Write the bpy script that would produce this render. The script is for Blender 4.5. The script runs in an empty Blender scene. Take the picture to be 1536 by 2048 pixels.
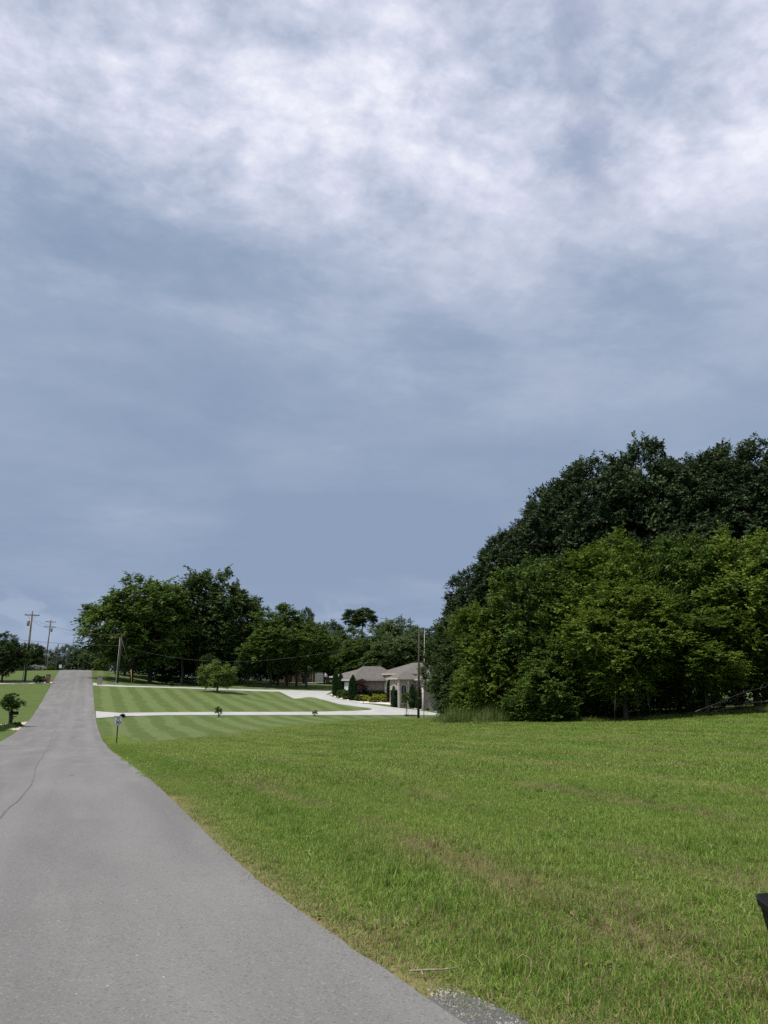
import bpy, bmesh, math, random
import numpy as np
from mathutils import Vector, Matrix
from mathutils.geometry import delaunay_2d_cdt

random.seed(7)
RNG = np.random.default_rng(11)
SC = bpy.context.scene
COL = SC.collection

# ------------------------------------------------------------------ camera
# world: +Y runs along the road, +X to the right of it, metres; the camera stands on the road
PITCH, YAW = math.radians(12.68), math.radians(20.93)
cam_data = bpy.data.cameras.new('camera')
cam_data.sensor_fit = 'VERTICAL'
cam_data.sensor_height = 24.0
cam_data.lens = 24.0 * 1538.0 / 2048.0
cam_data.clip_start = 0.1
cam_data.clip_end = 6000.0
cam = bpy.data.objects.new('camera', cam_data)
COL.objects.link(cam)
cam.location = (0.0, 0.0, 1.6)
cam.rotation_euler = (math.pi / 2 + PITCH, 0.0, -YAW)
SC.camera = cam

# ------------------------------------------------------------------ sun, sky, exposure
SUN_ELEV, SUN_AZ = math.radians(62.0), math.radians(-102.0)     # azimuth from +Y towards +X
SUN_DIR = Vector((math.sin(SUN_AZ) * math.cos(SUN_ELEV), math.cos(SUN_AZ) * math.cos(SUN_ELEV), math.sin(SUN_ELEV)))
sun_data = bpy.data.lights.new('sun', 'SUN')
sun_data.energy = 4.4
sun_data.angle = math.radians(2.5)
sun_data.color = (1.0, 0.95, 0.87)
sun = bpy.data.objects.new('sun', sun_data)
COL.objects.link(sun)
sun.location = (0, 0, 60)
sun.rotation_euler = (-SUN_DIR).to_track_quat('-Z', 'Y').to_euler()
SC.view_settings.view_transform = 'Standard'
SC.view_settings.look = 'None'
SC.view_settings.exposure = 0.0
SC.view_settings.gamma = 1.0
SC.view_settings.use_curve_mapping = False
SC.cycles.max_bounces = 6
SC.cycles.diffuse_bounces = 3
SC.cycles.transmission_bounces = 4
SC.cycles.use_denoising = False


class NT:
    """small helper to wire shader nodes"""
    def __init__(self, tree):
        self.t = tree
        tree.nodes.clear()

    def n(self, kind, ins=None, **props):
        nd = self.t.nodes.new(kind)
        for k, v in props.items():
            setattr(nd, k, v)
        for k, v in (ins or {}).items():
            sock = nd.inputs[k]
            if isinstance(v, bpy.types.NodeSocket):
                self.t.links.new(v, sock)
            else:
                sock.default_value = v
        return nd

    def math(self, op, a, b=None, c=None, clamp=False):
        nd = self.t.nodes.new('ShaderNodeMath')
        nd.operation = op
        nd.use_clamp = clamp
        for i, v in enumerate((a, b, c)):
            if v is None:
                continue
            if isinstance(v, bpy.types.NodeSocket):
                self.t.links.new(v, nd.inputs[i])
            else:
                nd.inputs[i].default_value = v
        return nd.outputs[0]

    def vmath(self, op, a, b=None):
        nd = self.t.nodes.new('ShaderNodeVectorMath')
        nd.operation = op
        for i, v in enumerate((a, b)):
            if v is None:
                continue
            if isinstance(v, bpy.types.NodeSocket):
                self.t.links.new(v, nd.inputs[i])
            else:
                nd.inputs[i].default_value = v
        return nd

    def remap(self, v, a, b, c=0.0, d=1.0, smooth=True):
        nd = self.n('ShaderNodeMapRange', {'Value': v, 'From Min': a, 'From Max': b, 'To Min': c, 'To Max': d})
        nd.interpolation_type = 'SMOOTHSTEP' if smooth else 'LINEAR'
        return nd.outputs[0]

    def mix(self, fac, a, b, mode='MIX'):
        nd = self.t.nodes.new('ShaderNodeMix')
        nd.data_type = 'RGBA'
        nd.blend_type = mode
        for i, v in ((0, fac), (6, a), (7, b)):
            if isinstance(v, bpy.types.NodeSocket):
                self.t.links.new(v, nd.inputs[i])
            else:
                nd.inputs[i].default_value = v if i == 0 else (tuple(v) + (1.0,))[:4]
        return nd.outputs[2]

    def noise(self, vec, scale, detail=4.0, rough=0.55, dist=0.0):
        nd = self.n('ShaderNodeTexNoise', {'Scale': scale, 'Detail': detail, 'Roughness': rough, 'Distortion': dist})
        if vec is not None:
            self.t.links.new(vec, nd.inputs['Vector'])
        return nd.outputs['Fac']

    def ramp(self, fac, stops):
        nd = self.t.nodes.new('ShaderNodeValToRGB')
        el = nd.color_ramp.elements
        while len(el) < len(stops):
            el.new(0.5)
        for e, (p, c) in zip(el, stops):
            e.position = p
            e.color = tuple(c) + (1.0,)
        self.t.links.new(fac, nd.inputs[0])
        return nd.outputs[0]


def build_world():
    w = bpy.data.worlds.new('World')
    SC.world = w
    w.use_nodes = True
    w.cycles.sampling_method = 'MANUAL'
    w.cycles.sample_map_resolution = 512
    t = NT(w.node_tree)
    sky = t.n('ShaderNodeTexSky', sky_type='NISHITA')
    sky.sun_disc = False
    sky.sun_elevation = SUN_ELEV
    sky.sun_rotation = SUN_AZ
    sky.air_density = 1.2
    sky.dust_density = 2.0
    d = t.n('ShaderNodeTexCoord').outputs['Generated']
    sep = t.n('ShaderNodeSeparateXYZ', {0: d})
    e = t.math('MAXIMUM', sep.outputs[2], 0.0)
    inv = t.math('DIVIDE', 1.0, t.math('ADD', e, 0.16))
    p = t.n('ShaderNodeCombineXYZ', {0: t.math('MULTIPLY', sep.outputs[0], inv), 1: t.math('MULTIPLY', sep.outputs[1], inv), 2: 0.0}).outputs[0]
    p = t.vmath('ADD', p, (SKY_OFF[0], SKY_OFF[1], 0.0)).outputs[0]
    wv = t.n('ShaderNodeTexNoise', {'Vector': p, 'Scale': 1.6, 'Detail': 4.0, 'Roughness': 0.55}).outputs['Color']
    wv = t.vmath('MULTIPLY', t.vmath('SUBTRACT', wv, (0.5, 0.5, 0.5)).outputs[0], (0.22, 0.22, 0.0)).outputs[0]
    pw = t.vmath('ADD', p, wv).outputs[0]
    big = t.noise(p, 0.75, 3.0, 0.5, 0.4)
    mid = t.noise(pw, 2.4, 8.0, 0.60, 0.0)
    bank = t.noise(t.n('ShaderNodeMapping', {'Vector': pw, 'Rotation': (0, 0, 0.6), 'Scale': (1.0, 1.9, 1.0)}).outputs[0], 1.5, 6.0, 0.55, 0.0)
    fine = t.noise(p, 9.0, 9.0, 0.68, 0.0)
    puff = t.noise(p, 24.0, 4.0, 0.55, 0.0)
    bil = t.math('ABSOLUTE', t.math('SUBTRACT', t.noise(pw, 5.2, 7.0, 0.55, 0.0), 0.5))
    # stretched layer for the low stratus
    ps = t.n('ShaderNodeMapping', {'Vector': d, 'Scale': (2.4, 2.4, 9.0), 'Location': (3.1, 0.4, 0.2)}).outputs[0]
    low = t.noise(ps, 1.3, 6.0, 0.52, 0.3)
    glow = t.math('POWER', t.math('MAXIMUM', t.vmath('DOT_PRODUCT', d, tuple(SUN_DIR)).outputs['Value'], 0.0), 3.0)
    thin = t.remap(e, 0.20, 0.62, 0.0, 0.66, False)
    b = t.math('ADD', thin, t.math('MULTIPLY', t.math('SUBTRACT', big, 0.5), 1.15))
    b = t.math('ADD', b, t.math('MULTIPLY', t.math('SUBTRACT', mid, 0.5), t.remap(e, 0.1, 0.6, 0.25, 0.95)))
    b = t.math('ADD', b, t.math('MULTIPLY', t.remap(bank, 0.46, 0.66, 0.0, 1.0), t.remap(e, 0.25, 0.55, -0.06, -0.26)))
    b = t.math('ADD', b, t.math('MULTIPLY', t.math('SUBTRACT', fine, 0.5), t.remap(e, 0.3, 0.66, 0.06, 0.80)))
    b = t.math('ADD', b, t.math('MULTIPLY', t.math('SUBTRACT', puff, 0.5), t.remap(e, 0.42, 0.66, 0.0, 0.32)))
    b = t.math('ADD', b, t.math('MULTIPLY', t.math('SUBTRACT', low, 0.5), t.remap(e, 0.02, 0.4, 0.5, 0.12)))
    b = t.math('ADD', b, t.math('MULTIPLY', t.math('SUBTRACT', bil, 0.09), t.remap(e, 0.40, 0.66, 0.25, 1.15)))
    b = t.math('ADD', b, t.math('MULTIPLY', glow, 0.20))
    b = t.math('ADD', b, t.remap(e, 0.42, 0.72, 0.06, 0.22))
    cloud = t.ramp(b, [(0.0, (0.265, 0.345, 0.490)), (0.22, (0.315, 0.395, 0.540)), (0.48, (0.435, 0.500, 0.645)),
                       (0.74, (0.635, 0.670, 0.815)), (1.0, (0.880, 0.885, 0.985))])
    # a ragged rift in the cloud sheet where the blue behind shows
    warp = t.math('MULTIPLY', t.math('SUBTRACT', t.noise(p, 7.0, 7.0, 0.62, 0.3), 0.5), 0.20)
    sp = t.n('ShaderNodeSeparateXYZ', {0: t.n('ShaderNodeMapping', {'Vector': p, 'Rotation': (0, 0, math.radians(RIFT[2]))}).outputs[0]})
    line = t.math('ABSOLUTE', t.math('ADD', t.math('SUBTRACT', sp.outputs[0], RIFT[0]), warp))
    along = t.remap(t.math('ABSOLUTE', t.math('SUBTRACT', sp.outputs[1], RIFT[1])), 0.12, 0.26, 1.0, 0.0)
    rift = t.math('MULTIPLY', t.remap(line, 0.0, 0.05, 1.0, 0.0), along)
    blue = t.n('ShaderNodeVectorMath', {0: sky.outputs[0], 1: (0.1, 0.1, 0.1)}, operation='MULTIPLY').outputs[0]
    behind = t.mix(0.55, blue, (0.46, 0.52, 0.70))
    col = t.mix(t.math('MULTIPLY', rift, 0.6), cloud, behind)
    # low sunlit cumulus far off, a pale haze at the very horizon
    cu = t.noise(t.n('ShaderNodeMapping', {'Vector': d, 'Scale': (7.0, 7.0, 13.0), 'Location': (0.7, 0.2, 0.0)}).outputs[0], 1.7, 6.0, 0.5, 0.2)
    band = t.math('MULTIPLY', t.remap(e, 0.03, 0.07, 0.0, 1.0), t.remap(e, 0.085, 0.13, 1.0, 0.0))
    cu = t.math('MULTIPLY', t.remap(cu, 0.5, 0.60), band)
    col = t.mix(t.math('MULTIPLY', cu, 0.42), col, (0.44, 0.52, 0.66))
    col = t.mix(t.math('MULTIPLY', t.remap(e, 0.0, 0.16, 1.0, 0.0), 0.35), col, (0.33, 0.42, 0.58))
    under = t.remap(sep.outputs[2], -0.02, 0.0)
    col = t.mix(under, (0.10, 0.12, 0.10), col)
    final = t.n('ShaderNodeVectorMath', {0: col, 1: (10.0, 10.0, 10.0)}, operation='MULTIPLY').outputs[0]
    bg = t.n('ShaderNodeBackground', {'Color': final, 'Strength': 0.1})
    t.t.links.new(bg.outputs[0], t.n('ShaderNodeOutputWorld').inputs[0])


SKY_OFF = (5.5, 9.7)
RIFT = (-1.958, 11.949, 39.5)
build_world()

# ------------------------------------------------------------------ terrain
PY = [-20, 0, 5, 8.5, 12, 17, 25, 38, 48, 57, 66, 76, 85, 95, 105, 115, 125, 140, 155, 165, 175, 190, 210, 240, 300, 400]
PZ = [.1, 0, 0, -.01, -.12, -.3, -.65, -1.3, -1.65, -1.85, -1.9, -1.8, -1.5, -.95, -.2, .55, 1.3, 2.55, 3.75, 4.35, 4.6, 4.6, 4.2, 3, .5, -4]
_yy = np.linspace(-20, 400, 4201)
_k = np.exp(-.5 * (np.arange(-60, 61) / 20.) ** 2)
_k /= _k.sum()
_zs = np.convolve(np.pad(np.interp(_yy, PY, PZ), 60, mode='edge'), _k, 'valid')


def zroad(y):
    return np.interp(y, _yy, _zs)


XL, XR = -4.4, 1.45           # the road's two edges
_CP = [(-10, -10, .1), (-10, 12, -.1), (-10, 40, -1.2), (-12, 70, -1.7), (-11, 100, -.35), (-14, 135, 2.2), (-30, 135, 2.4), (-30, 70, -1.2), (-30, 20, 0), (-20, 165, 3.9), (-30, 200, 4),
       (5, -5, 0), (20, -5, .3), (40, 0, .6), (3.5, 9, -.08), (8, 8, -.02), (12, 4, .1), (15, 15.5, -.15), (10, 20, -.3), (8, 29, -.85), (17, 36, -.85), (24.7, 44, -.72), (29.5, 38, -.5), (37, 35, .05), (60, 30, .8), (45, 60, -.6), (60, 70, -.4),
       (10, 39, -1.35), (10, 55, -1.75), (20, 58, -1.35), (14, 70, -1.75), (28, 68, -1.45), (4.5, 50, -1.85),
       (7, 82, -1.42), (14, 82, -1.48), (24, 82, -1.58), (31, 82, -1.65), (38, 82, -1.72), (50, 90, -1.2),
       (14, 100, -.5), (18.5, 116, .55), (29, 108, -.35), (10, 126, 1.32), (20, 126, 1.0), (29, 126, .72), (39, 126, .52),
       (14, 155, 2.1), (36, 145, 1.7), (45, 160, 2.2), (30, 180, 3), (60, 120, .6), (80, 160, 2.5), (80, 100, 0), (8, 140, 2.0), (10, 175, 4.0),
       (0, 280, .5), (-60, 300, 0), (-80, 150, 2), (-80, 50, 0), (90, 40, 1), (100, 250, 2), (50, 260, 2), (0, -60, .5), (60, -60, 1), (-60, -60, .5),
       (33, 103, .45), (32, 94.5, -.25), (36.4, 93, -.3), (37.4, 85, -1.3), (40, 83, -1.65), (45, 84, -1.7), (40, 95, -.5)]
for _y in list(range(-20, 0, 10)) + list(range(0, 200, 8)) + list(range(200, 270, 20)):
    for _x in (XL, XR):
        _CP.append((_x, _y, float(zroad(_y))))
_P = np.array(_CP, float)
_X = _P[:, :2] / 50.0
_n = len(_P)


def _tps(r2):
    return np.where(r2 > 0, r2 * np.log(np.maximum(r2, 1e-12)), 0)


_K = _tps(((_X[:, None] - _X[None]) ** 2).sum(-1)) + np.eye(_n) * 2e-4
_Q = np.hstack([np.ones((_n, 1)), _X])
_W = np.linalg.solve(np.block([[_K, _Q], [_Q.T, np.zeros((3, 3))]]), np.concatenate([_P[:, 2], np.zeros(3)]))


def zt(x, y):
    x = np.asarray(x, float)
    y = np.asarray(y, float)
    q = np.stack([x, y], -1).reshape(-1, 2) / 50.0
    out = np.empty(len(q))
    for s in range(0, len(q), 20000):
        c = q[s:s + 20000]
        out[s:s + 20000] = _tps(((c[:, None, :] - _X) ** 2).sum(-1)) @ _W[:_n] + _W[_n] + c @ _W[_n + 1:]
    out = out.reshape(x.shape)
    r = np.hypot(x - 15, y - 110)
    w = np.clip((r - 190) / 160, 0, 1)
    w = w * w * (3 - 2 * w)
    return out * (1 - w) + 0.5 * w


def Z(x, y):
    return float(zt(np.array([x]), np.array([y]))[0])


# value noise for the dryness of the field (the same values drive soil and blades)
_LAT = RNG.random((256, 256))


def vnoise(x, y):
    x = np.asarray(x, float)
    y = np.asarray(y, float)
    xi = np.floor(x).astype(int)
    yi = np.floor(y).astype(int)
    fx = x - xi
    fy = y - yi
    fx = fx * fx * (3 - 2 * fx)
    fy = fy * fy * (3 - 2 * fy)
    g = lambda a, b: _LAT[a % 256, b % 256]
    return (g(xi, yi) * (1 - fx) + g(xi + 1, yi) * fx) * (1 - fy) + (g(xi, yi + 1) * (1 - fx) + g(xi + 1, yi + 1) * fx) * fy


def fbm(x, y, o=4):
    s = 0
    a = .5
    for i in range(o):
        s = s + a * vnoise(x * 2 ** i + 17 * i, y * 2 ** i + 31 * i)
        a *= .5
    return s / (1 - .5 ** o)


def lawn_line(x):
    """y at which the rough field ends and the mown lawn begins"""
    return np.interp(x, [-1, 2, 5.2, 9.6, 19, 31, 60], [48.5, 50.5, 52.5, 56.5, 66.4, 77, 90]) + (vnoise(np.asarray(x) * .5, np.asarray(x) * 0) - .5) * 1.2


def edge_x(y):
    """the right edge of the asphalt, ragged, flaring out close to the camera"""
    y = np.asarray(y, float)
    return XR + .42 * np.clip((7.5 - y) / 4.2, 0, 1.25) ** 1.4 + (fbm(y * 3.1, y * 0 + 3.3, 5) - .5) * .06 + (fbm(y * .2, y * 0 + 9.3) - .5) * .04


def dryness(x, y):
    x = np.asarray(x, float)
    y = np.asarray(y, float)
    e = x - edge_x(y)
    out = .05 + .34 * np.clip((fbm(x * .55, y * .4 + 50) - .52) * 5, 0, 1) * np.clip(fbm(x * 2, y * 2), .3, 1)
    for xs, w, k in ((3.4, .14, 1.1), (5.35, .18, 1.15), (7.6, .22, .8), (10.2, .26, .75), (12.7, .26, .85), (15.6, .3, .75), (18.8, .35, .75), (22.5, .4, .7)):
        off = (fbm(y * .3, y * 0 + xs) - .5) * .7
        m = np.exp(-((x - xs - off) / w) ** 2) * np.clip((fbm(y * .45 + xs * 3, y * 0 + xs) - .34) * 5.5, 0, 1)
        out = out + k * m * np.clip(fbm(x * 3, y * 1.5), .35, 1)
    out = out + np.interp(y, [5, 25], [1.0, .6]) * np.exp(-np.clip(e, 0, 9) / (.08 + .14 * fbm(y * .6, y * 0 + 5)))
    out = out + .5 * np.clip((6.2 - y) / 2.5, 0, 1) * np.clip((fbm(x * 1.3 + 9, y * 1.3) - .42) * 4, 0, 1)
    return np.clip(out, 0, 1.2)


# ------------------------------------------------------------------ mesh helpers
def tag(o, label=None, cat=None, group=None, kind=None):
    for k, v in (('label', label), ('category', cat), ('group', group), ('kind', kind)):
        if v:
            o[k] = v
    return o


def empty(name, loc=(0, 0, 0), rz=0.0):
    o = bpy.data.objects.new(name, None)
    o.empty_display_size = .2
    o.location = loc
    o.rotation_euler = (0, 0, rz)
    COL.objects.link(o)
    return o


def put(name, mesh, mat=None, parent=None, loc=(0, 0, 0), rot=(0, 0, 0), scl=(1, 1, 1)):
    o = bpy.data.objects.new(name, mesh)
    COL.objects.link(o)
    o.location, o.rotation_euler, o.scale = loc, rot, scl
    if parent:
        o.parent = parent
    if mat:
        if not mesh.materials:
            mesh.materials.append(mat)
        elif mesh.materials[0] != mat:
            o.material_slots[0].link = 'OBJECT'
            o.material_slots[0].material = mat
    return o


class MB:
    """collects shapes into one mesh"""
    def __init__(self):
        self.v = []
        self.f = []
        self.s = []

    def add(self, vs, fs, smooth=False):
        o = len(self.v)
        self.v += [tuple(map(float, p)) for p in vs]
        self.f += [tuple(i + o for i in f) for f in fs]
        self.s += [smooth] * len(fs)
        return self

    def box(self, c, s, rz=0.0, taper=1.0):
        hx, hy, hz = s[0] / 2, s[1] / 2, s[2] / 2
        vs = []
        for z, k in ((-hz, 1.0), (hz, taper)):
            for x, y in ((-hx, -hy), (hx, -hy), (hx, hy), (-hx, hy)):
                x, y = x * k, y * k
                vs.append((c[0] + x * math.cos(rz) - y * math.sin(rz), c[1] + x * math.sin(rz) + y * math.cos(rz), c[2] + z))
        return self.add(vs, [(3, 2, 1, 0), (4, 5, 6, 7), (0, 1, 5, 4), (1, 2, 6, 5), (2, 3, 7, 6), (3, 0, 4, 7)])

    def tube(self, pts, rad, n=8, caps=True):
        pts = [Vector(p) for p in pts]
        if not hasattr(rad, '__len__'):
            rad = [rad] * len(pts)
        vs, fs = [], []
        u = None
        for i, p in enumerate(pts):
            d = (pts[min(i + 1, len(pts) - 1)] - pts[max(i - 1, 0)]).normalized()
            if u is None:
                u = d.orthogonal().normalized()
            u = (u - d * u.dot(d)).normalized()
            w = d.cross(u)
            for k in range(n):
                a = 2 * math.pi * k / n
                vs.append(p + (u * math.cos(a) + w * math.sin(a)) * rad[i])
        for i in range(len(pts) - 1):
            for k in range(n):
                a, b = i * n + k, i * n + (k + 1) % n
                fs.append((a, b, b + n, a + n))
        if caps:
            fs.append(tuple(range(n - 1, -1, -1)))
            fs.append(tuple(range((len(pts) - 1) * n, len(pts) * n)))
        return self.add(vs, fs, True)

    def lathe(self, prof, n=16, c=(0, 0, 0)):
        vs, fs = [], []
        for r, z in prof:
            for k in range(n):
                a = 2 * math.pi * k / n
                vs.append((c[0] + r * math.cos(a), c[1] + r * math.sin(a), c[2] + z))
        for i in range(len(prof) - 1):
            for k in range(n):
                a, b = i * n + k, i * n + (k + 1) % n
                fs.append((a, b, b + n, a + n))
        fs.append(tuple(range(n - 1, -1, -1)))
        fs.append(tuple(range((len(prof) - 1) * n, len(prof) * n)))
        return self.add(vs, fs, True)

    def mesh(self, name):
        m = bpy.data.meshes.new(name)
        m.from_pydata(self.v, [], self.f)
        m.polygons.foreach_set('use_smooth', self.s)
        m.update()
        return m

    def build(self, name, mat, parent=None, loc=(0, 0, 0), rot=(0, 0, 0)):
        return put(name, self.mesh(name), mat, parent, loc, rot)


def np_mesh(name, verts, quads, attrs=None, smooth=False):
    """mesh from numpy arrays; faces all of one size; attrs: per-point floats"""
    m = bpy.data.meshes.new(name)
    k = quads.shape[1]
    m.vertices.add(len(verts))
    m.vertices.foreach_set('co', np.ascontiguousarray(verts, dtype=np.float32).ravel())
    m.loops.add(quads.size)
    m.loops.foreach_set('vertex_index', np.ascontiguousarray(quads, dtype=np.int32).ravel())
    m.polygons.add(len(quads))
    m.polygons.foreach_set('loop_start', np.arange(0, quads.size, k, dtype=np.int32))
    if smooth:
        m.polygons.foreach_set('use_smooth', np.ones(len(quads), dtype=bool))
    m.update(calc_edges=True)
    for a, vals in (attrs or {}).items():
        at = m.attributes.new(a, 'FLOAT', 'POINT')
        at.data.foreach_set('value', np.ascontiguousarray(vals, dtype=np.float32))
    return m


# ------------------------------------------------------------------ materials
def new_mat(name):
    m = bpy.data.materials.new(name)
    m.use_nodes = True
    return m, NT(m.node_tree)


def finish(t, color, rough=0.8, bump=None, strength=0.3, dist=0.02, spec=0.3, metallic=0.0):
    ins = {'Base Color': color if isinstance(color, bpy.types.NodeSocket) else tuple(color) + (1.0,), 'Roughness': rough,
           'Specular IOR Level': spec, 'Metallic': metallic}
    b = t.n('ShaderNodeBsdfPrincipled', ins)
    if bump is not None:
        bn = t.n('ShaderNodeBump', {'Height': bump, 'Strength': strength, 'Distance': dist})
        t.t.links.new(bn.outputs[0], b.inputs['Normal'])
    t.t.links.new(b.outputs[0], t.n('ShaderNodeOutputMaterial').inputs[0])
    return b


def plain(name, c, rough=0.6, vary=0.18, scale=6.0, spec=0.3, metallic=0.0, bump=0.15):
    m, t = new_mat(name)
    p = t.n('ShaderNodeTexCoord').outputs['Object']
    nz = t.noise(p, scale, 5.0, 0.6)
    lo = tuple(v * (1 - vary) for v in c)
    hi = tuple(min(1, v * (1 + vary)) for v in c)
    col = t.mix(t.remap(nz, .3, .7), lo, hi)
    finish(t, col, rough, t.noise(p, scale * 5, 3.0), bump, .01, spec, metallic)
    return m


def asphalt_mat(name, base, dark=False):
    m, t = new_mat(name)
    g = t.n('ShaderNodeNewGeometry').outputs['Position']
    sep = t.n('ShaderNodeSeparateXYZ', {0: g})
    stretch = t.n('ShaderNodeMapping', {'Vector': g, 'Scale': (1.0, 0.12, 1.0)}).outputs[0]
    large = t.noise(stretch, 0.9, 5.0, 0.6, 0.4)
    patch = t.noise(g, 0.35, 4.0, 0.6, 0.6)
    grain = t.noise(g, 120.0, 2.0, 0.7)
    stones = t.n('ShaderNodeTexVoronoi', {'Vector': g, 'Scale': 85.0}).outputs['Color']
    sv = t.n('ShaderNodeSeparateXYZ', {0: stones}).outputs[0]
    c0 = t.mix(t.remap(large, .3, .7), tuple(v * .80 for v in base), tuple(v * 1.14 for v in base))
    c0 = t.mix(t.math('MULTIPLY', t.remap(patch, .38, .66), .42), c0, tuple(v * .78 for v in base))
    # polished wheel paths, a little paler
    wheel = t.math('ABSOLUTE', t.math('SUBTRACT', t.math('ABSOLUTE', t.math('ADD', sep.outputs[0], 0.05)), 0.75))
    c0 = t.mix(t.math('MULTIPLY', t.remap(wheel, 0.1, 0.5, 1.0, 0.0), .38), c0, tuple(min(1, v * 1.22) for v in base))
    c0 = t.mix(t.math('MULTIPLY', t.remap(grain, .35, .7), .38), c0, tuple(v * .6 for v in base))
    c0 = t.mix(t.remap(sv, .86, .99, 0, .3), c0, tuple(min(1, v * 1.7) for v in base))
    c0 = t.mix(t.remap(sv, .02, .16, .45, 0), c0, tuple(v * .4 for v in base))
    # a few tar or oil blots and pale specks with shapes of their own
    blot = t.noise(t.n('ShaderNodeMapping', {'Vector': g, 'Scale': (1.0, .45, 1.0)}).outputs[0], 2.1, 2.0, 0.4)
    c0 = t.mix(t.remap(blot, .745, .775, 0, .65), c0, tuple(v * .35 for v in base))
    speck = t.n('ShaderNodeTexVoronoi', {'Vector': g, 'Scale': 5.0})
    c0 = t.mix(t.remap(speck.outputs['Distance'], .02, .035, .6, 0), c0, (.62, .61, .58)) if not dark else c0
    finish(t, c0, .88, t.math('ADD', t.math('MULTIPLY', grain, .6), t.math('MULTIPLY', sv, .5)), .5 if not dark else .9, .006, .25)
    return m


def concrete_mat(name, c, joints=True):
    m, t = new_mat(name)
    g = t.n('ShaderNodeNewGeometry').outputs['Position']
    nz = t.noise(g, .6, 6.0, .6)
    fine = t.noise(g, 25.0, 4.0, .6)
    col = t.mix(t.remap(nz, .3, .7), tuple(v * .82 for v in c), c)
    col = t.mix(t.remap(fine, .3, .7, 0, .2), col, tuple(v * .75 for v in c))
    finish(t, col, .85, fine, .2, .01, .25)
    return m


def ground_mat():
    m, t = new_mat('grass ground')
    g = t.n('ShaderNodeNewGeometry').outputs['Position']
    sep = t.n('ShaderNodeSeparateXYZ', {0: g})
    dry = t.n('ShaderNodeAttribute', attribute_name='dry').outputs['Fac']
    lawn = t.n('ShaderNodeAttribute', attribute_name='lawn').outputs['Fac']
    n1 = t.noise(g, .22, 5.0, .6)
    n2 = t.noise(g, 1.6, 6.0, .65)
    n3 = t.noise(g, 14.0, 4.0, .7)
    clump = t.noise(t.n('ShaderNodeMapping', {'Vector': g, 'Scale': (1.0, .35, 1.0)}).outputs[0], 3.2, 5.0, .7)
    field = t.mix(t.remap(n1, .3, .7), (.060, .098, .016), (.085, .122, .020))
    field = t.mix(t.remap(n3, .35, .75, 0, .7), field, (.030, .042, .012))
    field = t.mix(t.math('MULTIPLY', dry, t.remap(n3, .3, .6, .3, .85)), field, (.30, .23, .13))
    # mown lawn: stripes where the mower laid the grass over, up and down beside the road
    xw = t.math('ADD', sep.outputs[0], t.math('MULTIPLY', t.math('SUBTRACT', t.noise(g, .16, 3.0), .5), 1.7))
    st = t.math('SINE', t.math('MULTIPLY', xw, 2 * math.pi / 2.45))
    st = t.remap(st, -.45, .45)
    st = t.math('MULTIPLY', st, t.remap(sep.outputs[0], .5, 2.0))
    tone = t.mix(t.remap(n2, .3, .7), (.078, .112, .032), (.090, .128, .036))
    lite = t.mix(t.remap(clump, .3, .7), (.118, .158, .056), (.140, .182, .072))
    lw = t.mix(t.math('MULTIPLY', st, .8), tone, lite)
    lw = t.mix(t.remap(n1, .5, .78, 0, .4), lw, (.115, .15, .036))
    lw = t.mix(t.remap(n3, .4, .8, 0, .5), lw, (.045, .075, .02))
    lw = t.mix(t.remap(t.noise(t.n('ShaderNodeMapping', {'Vector': g, 'Scale': (.5, 1.6, 1.0)}).outputs[0], .9, 6.0, .7), .42, .72, 0, .42), lw, (.135, .165, .060))
    lw = t.mix(t.remap(t.noise(g, .5, 5.0, .65, .5), .5, .75, 0, .35), lw, (.058, .09, .022))
    col = t.mix(lawn, field, lw)
    finish(t, col, .95, t.math('ADD', n3, t.math('MULTIPLY', clump, .8)), .8, .08, .1)
    return m


def blade_mat(name, a, b, c, straw, bright=1.0):
    m, t = new_mat(name)
    rnd = t.n('ShaderNodeAttribute', attribute_name='rnd').outputs['Fac']
    hgt = t.n('ShaderNodeAttribute', attribute_name='hgt').outputs['Fac']
    dry = t.n('ShaderNodeAttribute', attribute_name='dry', attribute_type='INSTANCER').outputs['Fac']
    g = t.n('ShaderNodeNewGeometry').outputs['Position']
    n1 = t.noise(g, .35, 4.0, .6)
    n2 = t.noise(g, 2.1, 4.0, .6)
    v = t.math('ADD', t.math('MULTIPLY', rnd, .75), t.math('ADD', t.math('MULTIPLY', n1, .5), t.math('MULTIPLY', n2, .45)))
    bands = t.noise(t.n('ShaderNodeMapping', {'Vector': g, 'Scale': (1.0, .03, .0)}).outputs[0], .85, 2.0, .5)
    v = t.math('ADD', v, t.math('MULTIPLY', t.math('SUBTRACT', bands, .5), .95))
    col = t.ramp(v, [(.45, a), (.8, b), (1.0, c)])
    dead = t.remap(t.math('SUBTRACT', t.math('MULTIPLY', dry, 1.05), t.math('FRACT', t.math('MULTIPLY', rnd, 7.31))), -.04, .06)
    col = t.mix(dead, col, t.mix(t.math('FRACT', t.math('MULTIPLY', rnd, 3.7)), straw, tuple(x * .5 for x in straw)))
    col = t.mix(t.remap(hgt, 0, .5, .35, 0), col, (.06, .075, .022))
    d = t.n('ShaderNodeBsdfPrincipled', {'Base Color': col, 'Roughness': .55, 'Specular IOR Level': .25})
    tr = t.n('ShaderNodeBsdfTranslucent', {'Color': col})
    mx = t.n('ShaderNodeMixShader', {0: .42, 1: d.outputs[0], 2: tr.outputs[0]})
    t.t.links.new(mx.outputs[0], t.n('ShaderNodeOutputMaterial').inputs[0])
    return m


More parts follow.
